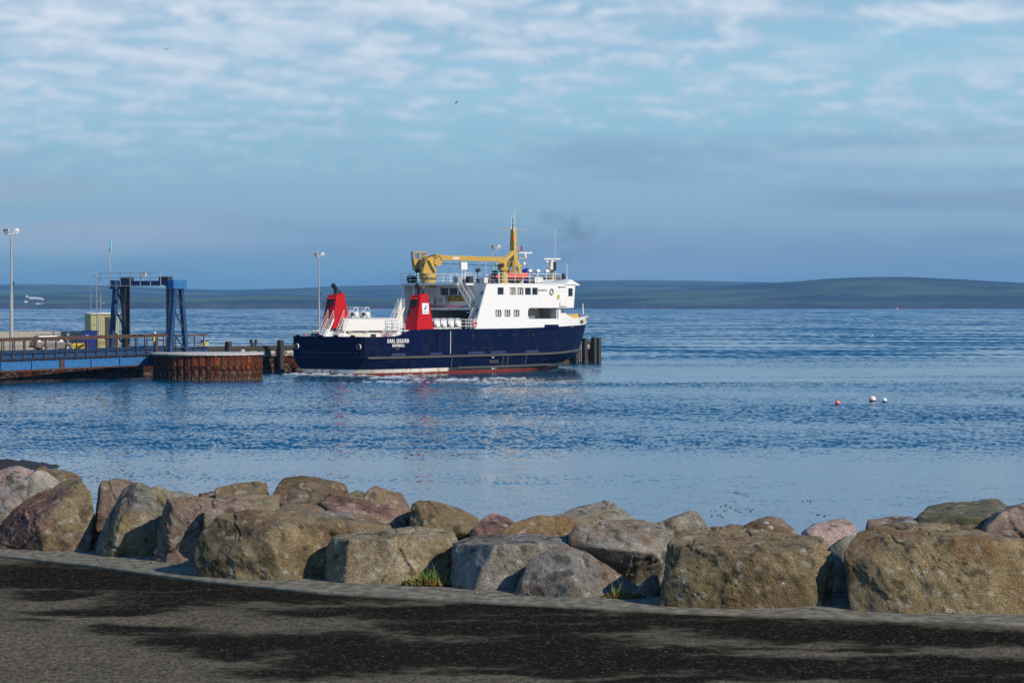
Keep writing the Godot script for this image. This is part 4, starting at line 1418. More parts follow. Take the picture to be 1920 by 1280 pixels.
# ------------------------------------------------------------------ the ferry: x runs forward from the stern, z to starboard
var ferry: Node3D

func curve(t: Array, x: float) -> float:
	var k := 0
	while k < t.size() - 2 and t[k + 1][0] < x:
		k += 1
	var f := clampf((x - t[k][0]) / float(t[k + 1][0] - t[k][0]), 0.0, 1.0)
	return lerpf(t[k][1], t[k + 1][1], f)

func smooth_curve(t: Array, x: float) -> float:
	return (curve(t, x - 0.02) + curve(t, x) * 2.0 + curve(t, x + 0.02)) / 4.0

func stem(y: float) -> float:
	return curve([[-1.0, 40.0], [0.0, 41.2], [0.67, 42.2], [1.4, 44.0], [2.1, 45.4], [3.5, 46.0], [5.05, 46.4], [6.3, 46.8]], y)

func half(p: float, y: float) -> float:
	var top := smooth_curve([[-0.1, 4.25], [0.0, 4.6], [0.05, 4.95], [0.11, 5.35], [0.17, 5.55], [0.22, 5.6], [0.64, 5.6], [0.75, 5.3], [0.84, 4.5], [0.91, 3.2], [0.96, 1.85], [1.0, 0.2], [1.1, 0.2]], p)
	var wl := smooth_curve([[-0.1, 2.2], [0.0, 2.7], [0.06, 4.2], [0.17, 5.15], [0.6, 5.3], [0.72, 4.6], [0.82, 3.2], [0.92, 1.4], [1.0, 0.02], [1.1, 0.02]], p)
	if p >= 1.0:
		return 0.02 if y < 2.0 else 0.12
	if y < 2.0:
		var t := clampf(y / 2.0, 0.0, 1.0)
		return lerpf(wl, top, 1.0 - pow(1.0 - t, 1.7)) - maxf(-y, 0.0) * 0.6
	var flare := lerpf(0.0, 0.35, smoothstep(0.72, 0.92, p)) * (5.0 - clampf(y, 2.0, 5.0)) / 3.0
	return maxf(top - flare, 0.05)

func deck_edge(s: float) -> float:
	return curve([[0, 3.97], [3.9, 3.97], [4.6, 4.03], [5.3, 4.18], [5.9, 4.4], [6.4, 4.58], [7.0, 4.68], [8, 4.7], [22, 4.62], [30, 4.72], [40, 4.9], [47, 5.06]], s)

func ps(k: int, n: int) -> float:
	var t := k / float(n)
	return t * 0.88 + 0.12 * (1.0 - pow(1.0 - t, 2.0)) if k < n else 1.0

func hull_rows(ys: Array, side: int, n: int, last_is_edge: bool) -> Array:
	var rows := []
	for j in ys.size():
		var line := []
		for k in n + 1:
			var p := ps(k, n)
			var y: float = ys[j]
			var s := p * stem(y)
			if last_is_edge and j > 0 and y > 3.0:
				var e := deck_edge(s)
				y = lerpf(2.1, e, (ys[j] - 2.1) / (ys[ys.size() - 1] - 2.1))
				s = p * stem(y)
			line.append(Vector3(s, y, side * half(p, y)))
		rows.append(line)
	return rows

func wall_with_holes(m: MB, x0: float, x1: float, y0: float, y1: float, th: float, holes: Array, t: Transform3D) -> void:
	# a wall in the x, y plane facing +z, th thick, with openings [x0, x1, y0, y1]
	var xs := [x0, x1]
	var ys := [y0, y1]
	for h in holes:
		xs.append_array([h[0], h[1]])
		ys.append_array([h[2], h[3]])
	xs.sort()
	ys.sort()
	for i in xs.size() - 1:
		for j in ys.size() - 1:
			if xs[i + 1] - xs[i] < 1e-5 or ys[j + 1] - ys[j] < 1e-5:
				continue
			var cx: float = (xs[i] + xs[i + 1]) / 2.0
			var cy: float = (ys[j] + ys[j + 1]) / 2.0
			var inside := false
			for h in holes:
				if cx > h[0] and cx < h[1] and cy > h[2] and cy < h[3]:
					inside = true
			if inside:
				continue
			m.quad(t * Vector3(xs[i], ys[j], 0), t * Vector3(xs[i + 1], ys[j], 0), t * Vector3(xs[i + 1], ys[j + 1], 0), t * Vector3(xs[i], ys[j + 1], 0))
			m.quad(t * Vector3(xs[i + 1], ys[j], -th), t * Vector3(xs[i], ys[j], -th), t * Vector3(xs[i], ys[j + 1], -th), t * Vector3(xs[i + 1], ys[j + 1], -th))
	for h in holes + [[x0, x1, y0, y1]]:
		var a := t * Vector3(h[0], h[2], 0)
		var b := t * Vector3(h[1], h[2], 0)
		var c := t * Vector3(h[1], h[3], 0)
		var d := t * Vector3(h[0], h[3], 0)
		var e := t.basis * Vector3(0, 0, -th)
		m.quad(a, b, b + e, a + e)
		m.quad(b, c, c + e, b + e)
		m.quad(c, d, d + e, c + e)
		m.quad(d, a, a + e, d + e)

func pane(parent: Node3D, h: Array, t: Transform3D, th: float, curtain := false) -> void:
	var w := part(parent, "window", mb().span(0, 1, 0, 1, 0, 1), M["dark"])
	var f := mb()
	var k := 0.05
	var c := [h[0] - k, h[1] + k, h[2] - k, h[3] + k]
	for q in [[c[0], h[0], c[2], c[3]], [h[1], c[1], c[2], c[3]], [h[0], h[1], c[2], h[2]], [h[0], h[1], h[3], c[3]]]:
		f.box(t * Vector3((q[0] + q[1]) / 2, (q[2] + q[3]) / 2, 0.012), Vector3(q[1] - q[0], q[3] - q[2], 0.024), t.basis)
	w.mesh = f.mesh()
	part(w, "glazing", mb().box(t * Vector3((h[0] + h[1]) / 2, (h[2] + h[3]) / 2, -th * 0.7), Vector3(h[1] - h[0], h[3] - h[2], 0.02), t.basis), M["glass"])
	if curtain:
		var cu := mb()
		for x in [0.06, 0.34, 0.72]:
			cu.box(t * Vector3(lerpf(h[0], h[1], x + 0.1), (h[2] + h[3]) / 2, -th * 0.45), Vector3((h[1] - h[0]) * 0.15, (h[3] - h[2]) * 0.98, 0.02), t.basis)
		part(w, "curtain", cu, M["offwhite"])

func railing(parent: Node3D, pts: Array, h: float, gap: float, bars := 3) -> void:
	var m := mb()
	for i in pts.size() - 1:
		var a: Vector3 = pts[i]
		var b: Vector3 = pts[i + 1]
		for k in bars:
			var y := h * (k + 1) / bars
			m.tube(a + Vector3(0, y, 0), b + Vector3(0, y, 0), 0.028, 5)
		var n := maxi(1, int(round((b - a).length() / gap)))
		for k in n + 1:
			var p := a.lerp(b, k / float(n))
			m.tube(p, p + Vector3(0, h, 0), 0.032, 5)
	part(parent, "railing", m, M["white"])

func stairs(parent: Node3D, lo: Vector3, hi: Vector3, across: Vector3, n: int) -> void:
	var s := group_node(parent, "stairs")
	var m := mb()
	for k in [0.0, 1.0]:
		m.beam(lo + across * k, hi + across * k, 0.05, 0.20)
	part(s, "stringer", m, M["white"])
	for k in n:
		var p := lo.lerp(hi, (k + 0.5) / n) + across * 0.5
		var fwd := across.cross(Vector3.UP).normalized()
		part(s, "tread", mb().box(p, Vector3(0.22, 0.04, across.length() - 0.06), Basis(fwd, Vector3.UP, fwd.cross(Vector3.UP))), M["tread"])
	m = mb()
	for k in [0.0, 1.0]:
		m.tube(lo + across * k + Vector3(0, 0.95, 0), hi + across * k + Vector3(0, 0.95, 0), 0.02, 5)
		m.tube(lo + across * k + Vector3(0, 0.5, 0), hi + across * k + Vector3(0, 0.5, 0), 0.016, 5)
		for q in [0.0, 0.5, 1.0]:
			var p: Vector3 = lo.lerp(hi, q) + across * float(k)
			m.tube(p, p + Vector3(0, 0.95, 0), 0.02, 5)
	part(s, "handrail", m, M["white"])

func make_ferry() -> void:
	ferry = thing("ferry", "blue and white car ferry with red funnels and yellow deck crane", "ferry", SHIP, BERTH_TURN)
	make_hull()
	make_stern()
	make_house()
	make_bridge()
	make_crane()
	make_top_deck()

func band_colors(m: MB, upper: bool) -> void:
	var n := fbm(121, 0.55, 4)
	for k in m.v.size():
		var p := m.v[k]
		var st := n.get_noise_2d(p.x * 4.0 + p.z * 2.3, p.y * 0.25)
		var c: Color
		if upper:
			var white := p.x < 13.1 or p.x > 34.0
			c = Color(0.70, 0.68, 0.62) if white else Color(0.035, 0.035, 0.045)
			c = c.lerp(Color(0.42, 0.20, 0.05), (0.9 if white else 0.25) * smoothstep(0.16, 0.42, st))
		else:
			c = Color(0.26, 0.035, 0.02).lerp(Color(0.12, 0.03, 0.02), smoothstep(0.0, 0.4, st))
			c = c.lerp(Color(0.35, 0.16, 0.06), 0.6 * smoothstep(0.25, 0.5, st))
		m.c[k] = c

func weather(m: MB) -> void:
	# navy paint with scuffs along the strakes, streaks below them and a little rust
	var n := fbm(131, 0.6, 4)
	for k in m.v.size():
		var p := m.v[k]
		var a := n.get_noise_2d(p.x * 2.2 + p.z * 2.0, p.y * 0.5)
		var b := n.get_noise_2d(p.x * 0.9 + 40.0, p.y * 3.0)
		var c := Color(0.0035, 0.0085, 0.046) * (1.0 + 0.5 * a)
		c = c.lerp(Color(0.020, 0.021, 0.026), 0.5 * smoothstep(0.15, 0.45, b))
		c = c.lerp(Color(0.028, 0.018, 0.014), 0.7 * smoothstep(0.36, 0.55, a))
		m.c[k] = Color(c.r / 0.03, c.g / 0.04, c.b / 0.10)

func make_hull() -> void:
	for side in [1, -1]:
		var flip: bool = side < 0
		var plating := mb().grid(hull_rows([0.67, 0.85, 1.0, 1.2, 1.4, 1.6, 1.75, 2.1, 2.25, 2.5, 3.0, 3.6, 4.7], side, 150, true), flip)
		weather(plating)
		part(ferry, "hull_side", plating, M["hull_paint"])
		var b := mb().grid(hull_rows([0.30, 0.67], side, 220, false), flip)
		band_colors(b, true)
		part(ferry, "boot_stripe", b, M["band"])
		b = mb().grid(hull_rows([-0.9, -0.3, 0.30], side, 220, false), flip)
		band_colors(b, false)
		part(ferry, "underwater_hull", b, M["band"])
		# inner face of the side plating, seen over the stern
		var inner := hull_rows([1.9, 2.8, 4.7], side, 110, true)
		for j in inner.size():
			for k in inner[j].size():
				inner[j][k] -= Vector3(0, 0.004, 0.14 * side)
		part(ferry, "bulwark_lining", mb().grid(inner, not flip), M["white"])
		var cap := [[], []]
		for k in 111:
			var p := ps(k, 110)
			var s := p * stem(4.7)
			var y := deck_edge(s)
			cap[0].append(Vector3(p * stem(y), y + 0.005, side * (half(p, y) + 0.03)))
			cap[1].append(Vector3(p * stem(y), y + 0.005, side * (half(p, y) - 0.2)))
		part(ferry, "gunwale", mb().grid(cap, flip), M["navy"])
		# rubbing strake in lengths
		var s0 := 0.25
		while s0 < 43.5:
			var m := mb()
			for q in 4:
				var xa: float = s0 + q * 0.68
				var xb: float = s0 + (q + 1) * 0.68 - (0.03 if q == 3 else 0.0)
				var za := half(xa / 45.6, 2.0)
				var zb := half(xb / 45.6, 2.0)
				var ya := 1.86 + 0.28 * smoothstep(30.0, 44.0, xa)
				var yb := 1.86 + 0.28 * smoothstep(30.0, 44.0, xb)
				m.beam(Vector3(xa, ya, side * (za + 0.06)), Vector3(xb, yb, side * (zb + 0.06)), 0.22, 0.22)
			part(ferry, "rubbing_strake", m, M["strake"])
			s0 += 2.72
		# lower strake and upright fenders amidships
		if side > 0:
			var low := mb()
			for q in 24:
				var xa := 14.5 + q * 0.8
				low.beam(Vector3(xa, 0.62 , half(xa / 42.0, 0.62) + 0.05), Vector3(xa + 0.8, 0.62, half((xa + 0.8) / 42.0, 0.62) + 0.05), 0.14, 0.2)
			part(ferry, "lower_strake", low, M["strake"])
			for x in [13.3, 22.5, 23.4, 26.9]:
				part(ferry, "fender_bar", mb().beam(Vector3(x, 0.7, half(x / 42.5, 0.7) + 0.06), Vector3(x, 1.74, half(x / 45.0, 1.74) + 0.08), 0.12, 0.12, Vector3.BACK), M["strake"])
			part(ferry, "vent_pipe", mb().tube(Vector3(13.0, 2.1, 5.66), Vector3(13.0, 4.45, 5.68), 0.05), M["offwhite"])
			part(ferry, "vent_pipe", mb().tube(Vector3(10.7, 2.1, 5.66), Vector3(10.7, 4.45, 5.68), 0.04), M["navy"])
			for x in [17.0, 19.4, 21.9, 24.5, 28.2]:
				part(ferry, "porthole", mb().tube(Vector3(x, 3.95, 5.55), Vector3(x, 3.95, 5.64), 0.16, 12).tube(Vector3(x, 3.66, 5.60), Vector3(x, 3.80, 5.64), 0.07, 6), M["black"])
			for x in [[3.6, 5.6], [9.5, 11.6], [16.2, 19.0], [20.2, 23.0], [26.8, 29.2]]:
				part(ferry, "fender_plate", mb().beam(Vector3(x[0], 2.14, half(x[0] / 45.9, 2.14) + 0.03), Vector3(x[1], 2.14, half(x[1] / 45.9, 2.14) + 0.03), 0.06, 0.24), M["plate"])
			part(ferry, "sea_chest_grating", mb().span(20.0, 21.7, 0.98, 1.34, 5.45, 5.62), M["dark"])
			part(ferry, "discharge_outlet", mb().span(20.5, 20.8, 1.56, 1.66, 5.5, 5.66), M["white"])
			part(ferry, "load_line_mark", plimsoll_mark(), M["white"])
			part(ferry, "mooring_door", mb().span(4.15, 4.75, 2.62, 2.98, 5.2, 5.32), M["dark"])
			part(ferry, "gunwale_patch", mb().span(30.6, 33.2, 4.6, 5.02, 5.2, 5.64), M["navy"])
	part(ferry, "car_deck", mb().span(0.2, 36, 1.78, 1.9, -4.9, 4.9), M["green_deck"])
	part(ferry, "forecastle_deck", mb().prism([Vector2(30, -4.9), Vector2(37, -4.9), Vector2(41, -3.6), Vector2(45, -1.2), Vector2(46, 0), Vector2(45, 1.2), Vector2(41, 3.6), Vector2(37, 4.9), Vector2(30, 4.9)], -4.75, -4.62, Transform3D(Basis(Vector3.RIGHT, PI / 2), Vector3.ZERO)), M["green_deck"])
	# white bulwark round the bow
	for side in [1, -1]:
		var rows := [[], [], [], []]
		for k in 41:
			var t := 0.70 + 0.30 * k / 40.0
			var s := t * 46.4
			var y0 := deck_edge(s)
			var y1 := curve([[30, 5.66], [33.5, 5.64], [38, 5.72], [42, 5.92], [45, 6.10], [47, 6.22]], s)
			for j in 4:
				var y := lerpf(y0 + 0.008, y1, j / 3.0)
				var lean := 0.22 * (j / 3.0) * smoothstep(0.85, 1.0, t)
				rows[j].append(Vector3(t * stem(y) + lean * 0.4, y, side * (half(minf(t, 0.9999), y) * 1.0 + lean * 0.5)))
		part(ferry, "bow_bulwark", mb().grid(rows, side < 0), M["white"])
		var ins := []
		for r in rows:
			var line := []
			for p in r:
				line.append(p - Vector3(0.06, 0, 0.07 * side))
			ins.append(line)
		part(ferry, "bulwark_lining", mb().grid(ins, side > 0), M["ochre"])
		for x in [40.5, 42.0, 43.5, 44.6]:
			part(ferry, "bulwark_stay", mb().prism([Vector2(0, 0), Vector2(0.35, 0), Vector2(0, 0.9)], -0.02, 0.02, Transform3D(Basis(Vector3.UP, PI / 2 * side), Vector3(x, 5.0, side * (half(x / 46.4, 5.3) - 0.12)))), M["ochre"])
		part(ferry, "mooring_port", mb().box(Vector3(40.0, 5.28, side * (half(40.0 / 46.4, 5.28) - 0.02)), Vector3(0.85, 0.36, 0.18), Basis(Vector3.UP, 0.26 * side)), M["black"])
		part(ferry, "fairlead_recess", mb().box(Vector3(41.0, 5.30, side * (half(41.0 / 46.4, 5.30) - 0.02)), Vector3(0.6, 0.36, 0.16), Basis(Vector3.UP, 0.33 * side)), M["ochre"])
		part(ferry, "hawse_opening", mb().box(Vector3(45.75, 5.45, side * (half(45.75 / 46.4, 5.45) + 0.02)), Vector3(0.10, 0.42, 0.2), Basis(Vector3.UP, 0.9 * side)), M["black"])
	part(ferry, "jackstaff", mb().tube(Vector3(46.6, 6.1, 0), Vector3(46.55, 7.35, 0), 0.10, 8, 0.06), M["white"])
	var q := Basis(Vector3.UP, -0.13)
	words(ferry, "name_lettering", "EARL SIGURD", 0.40, Vector3(4.55, 3.52, half(4.55 / 45.9, 3.5) + 0.04), q, M["white"], true, 0.92)
	words(ferry, "port_lettering", "KIRKWALL", 0.30, Vector3(4.6, 3.06, half(4.6 / 45.8, 3.1) + 0.04), q, M["white"], true, 0.92)
	words(ferry, "bow_lettering", "EARL SIGURD", 0.36, Vector3(43.0, 5.62, half(43.0 / 46.5, 5.62) + 0.14), Basis(Vector3.UP, 0.545), M["dark"], false, 0.8)

func plimsoll_mark() -> MB:
	var m := mb()
	var t := Transform3D(Basis(Vector3.RIGHT, PI / 2), Vector3(20.9, 0.44, 5.44))
	m.lathe([Vector2(0.11, -0.02), Vector2(0.16, -0.02), Vector2(0.16, 0.02), Vector2(0.11, 0.02), Vector2(0.11, -0.02)], 18, t)
	m.span(20.65, 21.15, 0.42, 0.46, 5.42, 5.47)
	m.span(21.4, 21.44, 0.3, 0.6, 5.40, 5.46)
	m.span(21.4, 21.6, 0.44, 0.47, 5.40, 5.46)
	return m

func make_stern() -> void:
	# transom
	var ys := [0.67, 1.0, 1.4, 1.75, 2.1, 2.9, 3.97]
	var m := mb()
	for j in ys.size() - 1:
		var a := half(0.0, ys[j])
		var b := half(0.0, ys[j + 1])
		m.quad(Vector3(0, ys[j], -a), Vector3(0, ys[j], a), Vector3(0, ys[j + 1], b), Vector3(0, ys[j + 1], -b))
	part(ferry, "transom", m, M["navy"])
	for r in [[0.30, 0.67, true], [-0.9, 0.30, false]]:
		m = mb()
		for k in 120:
			var f0 := -1.0 + k / 60.0
			var f1 := -1.0 + (k + 1) / 60.0
			var a := half(0.0, r[0])
			var b := half(0.0, r[1])
			m.quad(Vector3(0, r[0], a * f0), Vector3(0, r[0], a * f1), Vector3(0, r[1], b * f1), Vector3(0, r[1], b * f0))
		band_colors(m, r[2])
		part(ferry, "boot_stripe" if r[2] else "underwater_hull", m, M["band"])
	# stern ramp, its hinge line and the mooring pipes
	var door := part(ferry, "stern_ramp", mb().prism([Vector2(-4.55, 1.95), Vector2(-4.3, 1.82), Vector2(4.3, 1.82), Vector2(4.55, 1.95), Vector2(4.55, 3.99), Vector2(-4.55, 3.99)], 0.01, 0.16, Transform3D(Basis(Vector3(0, 0, -1), Vector3.UP, Vector3(-1, 0, 0)).rotated(Vector3.UP, PI), Vector3(-0.17, 0, 0))), M["navy"])
	part(door, "hinge_slot", mb().span(-0.172, -0.16, 2.30, 2.48, -3.4, 3.9), M["black"])
	for k in 6:
		part(door, "hinge", mb().span(-0.20, -0.14, 2.26, 2.44, -2.95 + k * 1.22, -2.70 + k * 1.22), M["navy"])
	part(door, "seam", mb().span(-0.178, -0.16, 1.86, 1.89, -4.3, 4.3).span(-0.178, -0.16, 1.9, 3.95, 4.30, 4.33), M["strake"])
	for z in [-4.05, -1.0, 0.9, 3.1]:
		part(door, "lifting_lug", mb().prism([Vector2(-0.28, 0), Vector2(0.28, 0), Vector2(0.18, 0.16), Vector2(-0.18, 0.16)], -0.08, 0.08, Transform3D(Basis(Vector3.UP, PI / 2), Vector3(-0.06, 3.985, z))), M["navy"])
	for z in [-4.05, 4.02]:
		var ch := part(ferry, "mooring_chock", mb().lathe([Vector2(0.12, -0.12), Vector2(0.2, -0.14), Vector2(0.27, -0.1), Vector2(0.27, 0.1)], 12, Transform3D(Basis(Vector3.FORWARD, -PI / 2), Vector3(-0.2, 2.98, z))), M["white"])
		part(ch, "chock_throat", mb().box(Vector3(-0.3, 2.95, z + 0.03), Vector3(0.06, 0.22, 0.2)), M["black"])
	part(ferry, "draught_mark", mb().span(-0.03, -0.004, 0.50, 0.54, 0.1, 0.35).span(-0.03, -0.004, 0.40, 0.44, 0.1, 0.35), M["strake"])
	# casings down each side, with funnels
	var cas := mb()
	cas.span(6.2, 17.8, 1.92, 4.45, -5.38, -4.1)
	cas.prism([Vector2(3.2, 1.92), Vector2(6.2, 1.92), Vector2(6.2, 4.72), Vector2(5.2, 4.72)], -5.3, -4.4)
	part(ferry, "port_casing", cas, M["white"])
	part(ferry, "port_house", mb().span(6.9, 16.6, 4.47, 5.72, -5.36, -3.75), M["white"])
	part(ferry, "house_coaming", mb().span(6.85, 16.65, 5.722, 5.78, -5.4, -3.7), M["white"])
	for x in [7.9, 10.6, 13.5, 15.6]:
		part(ferry, "deck_lamp", mb().span(x, x + 0.75, 4.34, 4.46, -4.08, -3.85), M["offwhite"])
	part(ferry, "pipe_run", mb().path([Vector3(12.4, 4.32, -4.06), Vector3(15.0, 4.28, -4.06), Vector3(15.3, 4.05, -4.06), Vector3(14.9, 4.0, -4.06)], 0.05), M["white"])
	part(ferry, "doorway", mb().span(12.0, 12.9, 3.2, 4.1, -4.098, -4.07), M["dark"])
	for x in [13.9, 14.9]:
		part(ferry, "fire_box", mb().span(x, x + 0.6, 3.7, 4.12, -4.09, -3.85), M["red"])
	part(ferry, "hatch_frame", mb().span(8.2, 11.4, 3.3, 4.22, -4.098, -4.06), M["offwhite"])
	cas = mb()
	cas.span(7.0, 17.6, 1.92, 4.60, 4.1, 5.3)
	cas.prism([Vector2(4.4, 1.92), Vector2(7.0, 1.92), Vector2(7.0, 4.62), Vector2(6.6, 4.62)], 4.3, 5.25)
	part(ferry, "starboard_casing", cas, M["white"])
	make_funnel(7.35, 10.3, 3.95, 5.55, 4.62, 8.38, true)
	make_funnel(5.45, 8.4, -5.5, -3.95, 4.74, 8.42, false)
	# starboard quarter: landing with railings and a ladder down to the car deck
	part(ferry, "landing", mb().span(4.9, 7.2, 4.5, 4.58, 3.3, 5.1), M["white"])
	railing(ferry, [Vector3(7.1, 4.58, 3.35), Vector3(4.95, 4.58, 3.35), Vector3(4.95, 4.58, 5.0)], 1.0, 0.75)
	railing(ferry, [Vector3(5.9, 3.5, 5.15), Vector3(4.6, 3.5, 5.1), Vector3(4.6, 3.5, 3.9)], 1.75, 0.7, 5)
	stairs(ferry, Vector3(3.9, 2.4, 3.5), Vector3(5.0, 4.5, 3.5), Vector3(0, 0, 0.8), 8)
	# port stairs beside the funnel
	stairs(ferry, Vector3(3.4, 3.0, -4.35), Vector3(5.2, 5.7, -4.35), Vector3(0, 0, 0.75), 9)
	stairs(ferry, Vector3(5.2, 3.0, -3.55), Vector3(6.85, 5.7, -3.55), Vector3(0, 0, 0.75), 9)
	# stair from the funnel deck up the port wing
	stairs(ferry, Vector3(16.7, 4.66, -5.2), Vector3(18.3, 6.9, -5.2), Vector3(0, 0, 0.8), 8)

func make_funnel(x0: float, x1: float, z0: float, z1: float, y0: float, y1: float, emblem: bool) -> void:
	var f := group_node(ferry, "funnel")
	var rake := 0.9
	var b := [Vector3(x0, y0, z1), Vector3(x1, y0, z1), Vector3(x1, y0, z0), Vector3(x0, y0, z0)]
	var mz := (z0 + z1) / 2.0
	var w := (z1 - z0) / 2.0
	var t := [Vector3(x0 + rake, y1 - 0.22, mz + w * 0.72), Vector3(x1 - 0.75, y1, mz + w * 0.72), Vector3(x1 - 0.75, y1, mz - w * 0.72), Vector3(x0 + rake, y1 - 0.22, mz - w * 0.72)]
	part(f, "casing", mb().hexa(b + t), M["red"])
	var p := mb()
	var c := Vector3(x0 + 1.55, y1 - 0.3, mz)
	p.tube(c, c + Vector3(0, 0.75, 0), 0.24, 10)
	p.tube(c + Vector3(0, 0.7, 0), c + Vector3(-0.55, 1.15, 0), 0.24, 10)
	p.tube(c + Vector3(0.55, 0.1, 0.1), c + Vector3(0.55, 0.6, 0.1), 0.10, 8)
	part(f, "exhaust_pipe", p, M["black"])
	# louvre in the after face, under a small hood
	var g := lerpf(0.0, rake, 0.72) + x0
	part(f, "louvre", mb().box(Vector3(g - 0.03, lerpf(y0, y1, 0.74), mz), Vector3(0.10, 0.62, 0.85), Basis(Vector3.BACK, -0.2)), M["black"])
	part(f, "louvre_hood", mb().box(Vector3(g - 0.1, lerpf(y0, y1, 0.74) + 0.42, mz + 0.05), Vector3(0.5, 0.05, 1.0), Basis(Vector3.BACK, 0.35)), M["red"])
	part(f, "lamp_box", mb().box(Vector3(g - 0.24, lerpf(y0, y1, 0.5), mz - 0.3), Vector3(0.18, 0.42, 0.24)), M["dark"])
	if emblem:
		# company panel on the outer face: a blue bird-like mark above a line of lettering
		var lean := Basis(Vector3.RIGHT, -atan2(w * 0.28, y1 - y0))
		var pc := Vector3(x0 + 1.62, lerpf(y0, y1, 0.58), z1 - w * 0.28 * 0.58 + 0.03)
		var e := part(f, "emblem_panel", mb().box(pc, Vector3(1.12, 1.12, 0.03), lean), M["white"])
		var tr := Transform3D(lean, pc)
		part(e, "emblem_mark", mb().prism([Vector2(-0.34, -0.06), Vector2(-0.22, -0.14), Vector2(0.02, -0.10), Vector2(0.14, 0.08), Vector2(0.30, 0.26), Vector2(0.12, 0.20), Vector2(0.0, 0.06), Vector2(-0.14, 0.0)], 0.016, 0.03, tr), M["emblem_dark"])
		part(e, "emblem_mark", mb().prism([Vector2(-0.24, 0.03), Vector2(-0.08, 0.06), Vector2(0.02, 0.20), Vector2(0.16, 0.30), Vector2(0.38, 0.36), Vector2(0.10, 0.36), Vector2(-0.10, 0.26)], 0.016, 0.03, tr), M["emblem_light"])
		words(e, "emblem_lettering", "Orkney Ferries", 0.11, tr * Vector3(0, -0.36, 0.03), lean, M["grey"], false, 1.0)

